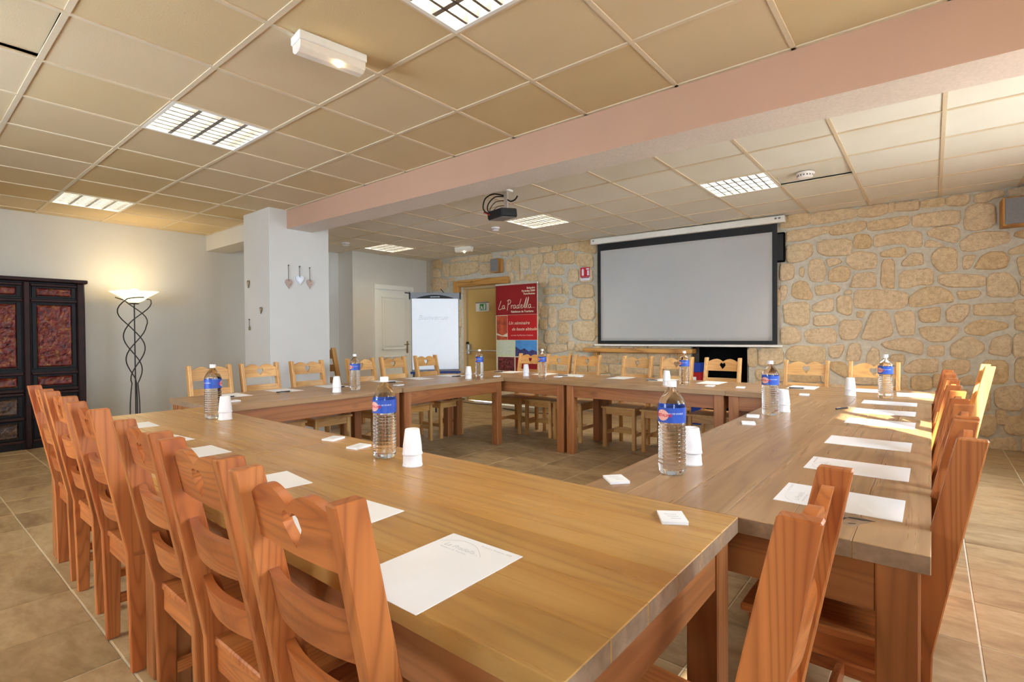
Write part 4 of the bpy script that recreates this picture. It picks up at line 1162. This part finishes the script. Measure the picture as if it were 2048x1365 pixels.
# sheets of paper
PA, PB = .203, .285
PAP = [(-.757, .692, 0, 'y', 'large white sheet on the nearest table beside the closest chair back'), (-1.165, .715, .05, 'y', 'white sheet on the front table behind the second chair back'), (-1.62, .72, -.1, 'y', 'white sheet on the front table behind the third chair back'),
       (-2.27, .74, 0, 'y', 'white sheet on the front table behind the fourth chair back'), (-2.66, .74, .1, 'y', 'white sheet mostly hidden on the front table between fourth and fifth chairs'), (-3.22, .775, -.04, 'y', 'white sheet on the front table nearest the cabinet end'),
       (-4.27, 1.741, .0, 'x', 'white sheet on the left table before the chair by the lamp'), (-4.28, 2.17, 0, 'x', 'white sheet on the left table before the pillar front'), (-4.28, 2.62, -.1, 'x', 'white sheet on the left table left of the cups'),
       (-4.26, 3.22, -.1, 'x', 'white sheet on the left table before the alcove edge'), (-4.26, 3.64, -.05, 'x', 'white sheet on the left table before the white door'), (-4.25, 4.11, -.08, 'x', 'white sheet on the left table before the flip chart'),
       (-4.03, 4.93, .1, 'y', 'white sheet on the far table before the banner'), (-3.50, 4.90, .1, 'y', 'white sheet on the far table right of the banner bottle'), (-3.14, 4.90, .06, 'y', 'white sheet on the far table left of the table joint'),
       (-2.53, 4.91, .05, 'y', 'white sheet on the far table under the shelf middle'), (-2.06, 4.91, .0, 'y', 'white sheet on the far table behind the lone cup stack'), (-1.59, 4.90, 0, 'y', 'white sheet on the far table before the black recess'),
       (-.84, 4.90, 0, 'y', 'white sheet with a pen on the far table before the paler chair'), (-.375, 4.92, 0, 'y', 'white sheet on the far table between cup and bottle'), (-.10, 4.75, .05, 'y', 'white sheet on the far table at the right corner'),
       (-.214, 4.12, 0, 'x', 'white sheet farthest along the right table'), (-.212, 3.645, .0, 'x', 'second white sheet from the far end of the right table'), (-.205, 3.20, .0, 'x', 'white sheet just beyond the right table joint'),
       (-.205, 2.585, .0, 'x', 'sun-touched white sheet on this side of the right table joint'), (-.197, 2.085, .0, 'x', 'second white sheet from the near end of the right table'), (-.197, 1.655, .0, 'x', 'white sheet nearest the knot hole end of the right table')]
for k, (x, y, r, ax, lab) in enumerate(PAP):
    a, b_ = (PA / 2, PB / 2) if ax == 'y' else (PB / 2, PA / 2)
    o = obj('paper_sheet', B(-a, a, -b_, b_, 0.0002, .0012), M['paper'], None, (x, y, TZ))
    o.rotation_euler = (0, 0, r)
    tag(o, lab, 'paper', 'sheets of paper on the tables')
    if k in (0, 25, 26):
        rot = Matrix.Rotation({0: 0.0, 25: PI / 2, 26: PI / 2}[k], 4, 'Z')
        lg = bmesh.new()
        q = [(-.095, .095), (-.055, .122), (-.008, .118), (.03, .09), (.034, .082)]
        ribbon(lg, q, .0009, -.0016, -.0012)
        bmesh.ops.transform(lg, matrix=rot @ Matrix(((1, 0, 0, 0), (0, 0, 1, 0), (0, -1, 0, 0), (0, 0, 0, 1))), verts=lg.verts[:])
        bmesh.ops.recalc_face_normals(lg, faces=lg.faces[:])
        obj('printed_roof_line', lg, M['print_grey'], o)
        text_part('lettering', 'La Pradella...', .02, M['print_grey'], o, rot @ Matrix.Translation((-.075, .085, .00125)), shear=.3, extrude=.0001)
        text_part('lettering', 'Résidence de Tourisme', .008, M['print_grey'], o, rot @ Matrix.Translation((-.075, .074, .00125)), extrude=.0001)
        text_part('lettering', 'Bolquère Pyrénées 2000', .0085, M['print_grey'], o, rot @ Matrix.Translation((.0, .125, .00125)), extrude=.0001)
# small pads
PADS = [(-.498, 1.235, .55, 'small white memo pad on the nearest table by its worn corner'), (-.768, 1.455, .8, 'small white memo pad at the end of the right table before the largest bottle'), (-1.833, 1.243, .2, 'small white memo pad left of the closest bottle'),
        (-2.065, 1.27, .3, 'second small white memo pad left of the closest bottle'), (-.722, 2.783, .3, 'small memo pad on this side of the right table joint'), (-.763, 3.03, .2, 'small memo pad just beyond the right table joint'),
        (-.73, 4.31, .1, 'small memo pad where right and far tables meet'), (-1.251, 4.58, .1, 'small memo pad right of the far table joint'), (-1.5, 4.57, 0, 'small memo pad left of the far table joint under the black recess'),
        (-2.974, 4.80, 0, 'small memo pad near the timber shelf end on the far table'), (-3.135, 4.63, 0, 'small memo pad on the far table by the other joint'), (-3.74, 4.32, .4, 'small memo pad at the far left table corner'),
        (-4.2, 4.5, .2, 'small memo pad on the corner table before the yellow door'), (-3.83, 3.03, .1, 'small memo pad on the left table by the joint'), (-3.85, 1.58, .1, 'small memo pad on the left table behind the front cups')]
for x, y, r, lab in PADS:
    t = thing('memo_pad', lab, 'memo pad', (x, y, TZ), r, 'small memo pads on the tables')
    obj('pad', B(-.031, .031, -.040, .040, 0.0002, .007, .0006), M['paper'], t)
    obj('top_sheet', box(bmesh.new(), -.031, .031, -.040, .040, .0072, .0078, mat=Matrix.Rotation(.03, 4, 'Z')), M['paper'], t)
    lg = bmesh.new()
    for q in range(3): box(lg, -.018 + .006 * q, .012 + .003 * q, .012 - .014 * q, .015 - .014 * q, .0078, .0080)
    obj('print', lg, M['print_pale'], t)
# pens
PENS = [(-4.14, 1.66, 1.5, 'black pen at the sheet by the lamp end of the left table'), (-4.14, 2.10, 1.4, 'black pen at the sheet before the pillar front'), (-4.12, 2.60, 1.4, 'black pen at the sheet left of the cups'), (-4.11, 3.16, 1.3, 'black pen at the sheet before the alcove edge'),
        (-4.11, 4.06, 1.3, 'black pen at the sheet before the flip chart'), (-4.17, 4.86, .9, 'black pen at the sheet before the banner'), (-3.17, 4.79, .6, 'black pen at the sheet left of the far table joint'), (-2.13, 4.80, .15, 'black pen at the sheet behind the lone cup stack'),
        (-.86, 4.77, .25, 'black pen at the sheet before the paler stone-wall chair'), (-.415, 3.65, 1.1, 'dark pen with silver clip lying loose on the right table')]
for x, y, r, lab in PENS:
    t = thing('ballpoint_pen', lab, 'pen', (x, y, TZ), r, 'pens on the tables')
    b = lathe(bmesh.new(), [(.0045, -.06), (.0050, .045)], 10)
    bmesh.ops.transform(b, matrix=Matrix.Translation((0, 0, .0055)) @ Matrix.Rotation(PI / 2, 4, 'Y'), verts=b.verts[:])
    obj('barrel', b, M['black'], t)
    b = lathe(bmesh.new(), [(.0048, 0), (.001, .014)], 10)
    bmesh.ops.transform(b, matrix=Matrix.Translation((.045, 0, .0055)) @ Matrix.Rotation(PI / 2, 4, 'Y'), verts=b.verts[:])
    obj('tip', b, M['steel'], t)
    obj('clip', B(-.055, -.02, -.0012, .0012, .0105, .012), M['alu'], t)

# card box by the fireplace, cable on the floor
bx = wthing('cardboard_box', 'blue and red cardboard bin standing at the dark recess', 'box', 4.97, 0.16, 0)
obj('lower_body', B(-.10, .08, -.10, .10, 0, .46, .004), M['blue_card'], bx)
obj('red_band', B(-.102, .082, -.102, .102, .46, .68, .004), M['red_card'], bx)
obj('upper_body', B(-.10, .08, -.10, .10, .68, .80, .004), M['blue_card'], bx)
obj('print', B(-.05, .03, -.104, -.102, .52, .62), M['label_white'], bx)
cq = [wl(.55, .25, .006), wl(.9, .22, .006), wl(1.3, .27, .006), wl(1.7, .24, .006), wl(2.1, .5, .006), wl(2.6, .6, .006), wl(3.1, .5, .006)]
tag(obj('floor_cable', tube(bmesh.new(), smooth_path(cq), .006, 6), M['black']), 'black cable lying on the floor before the fire door', 'cable')
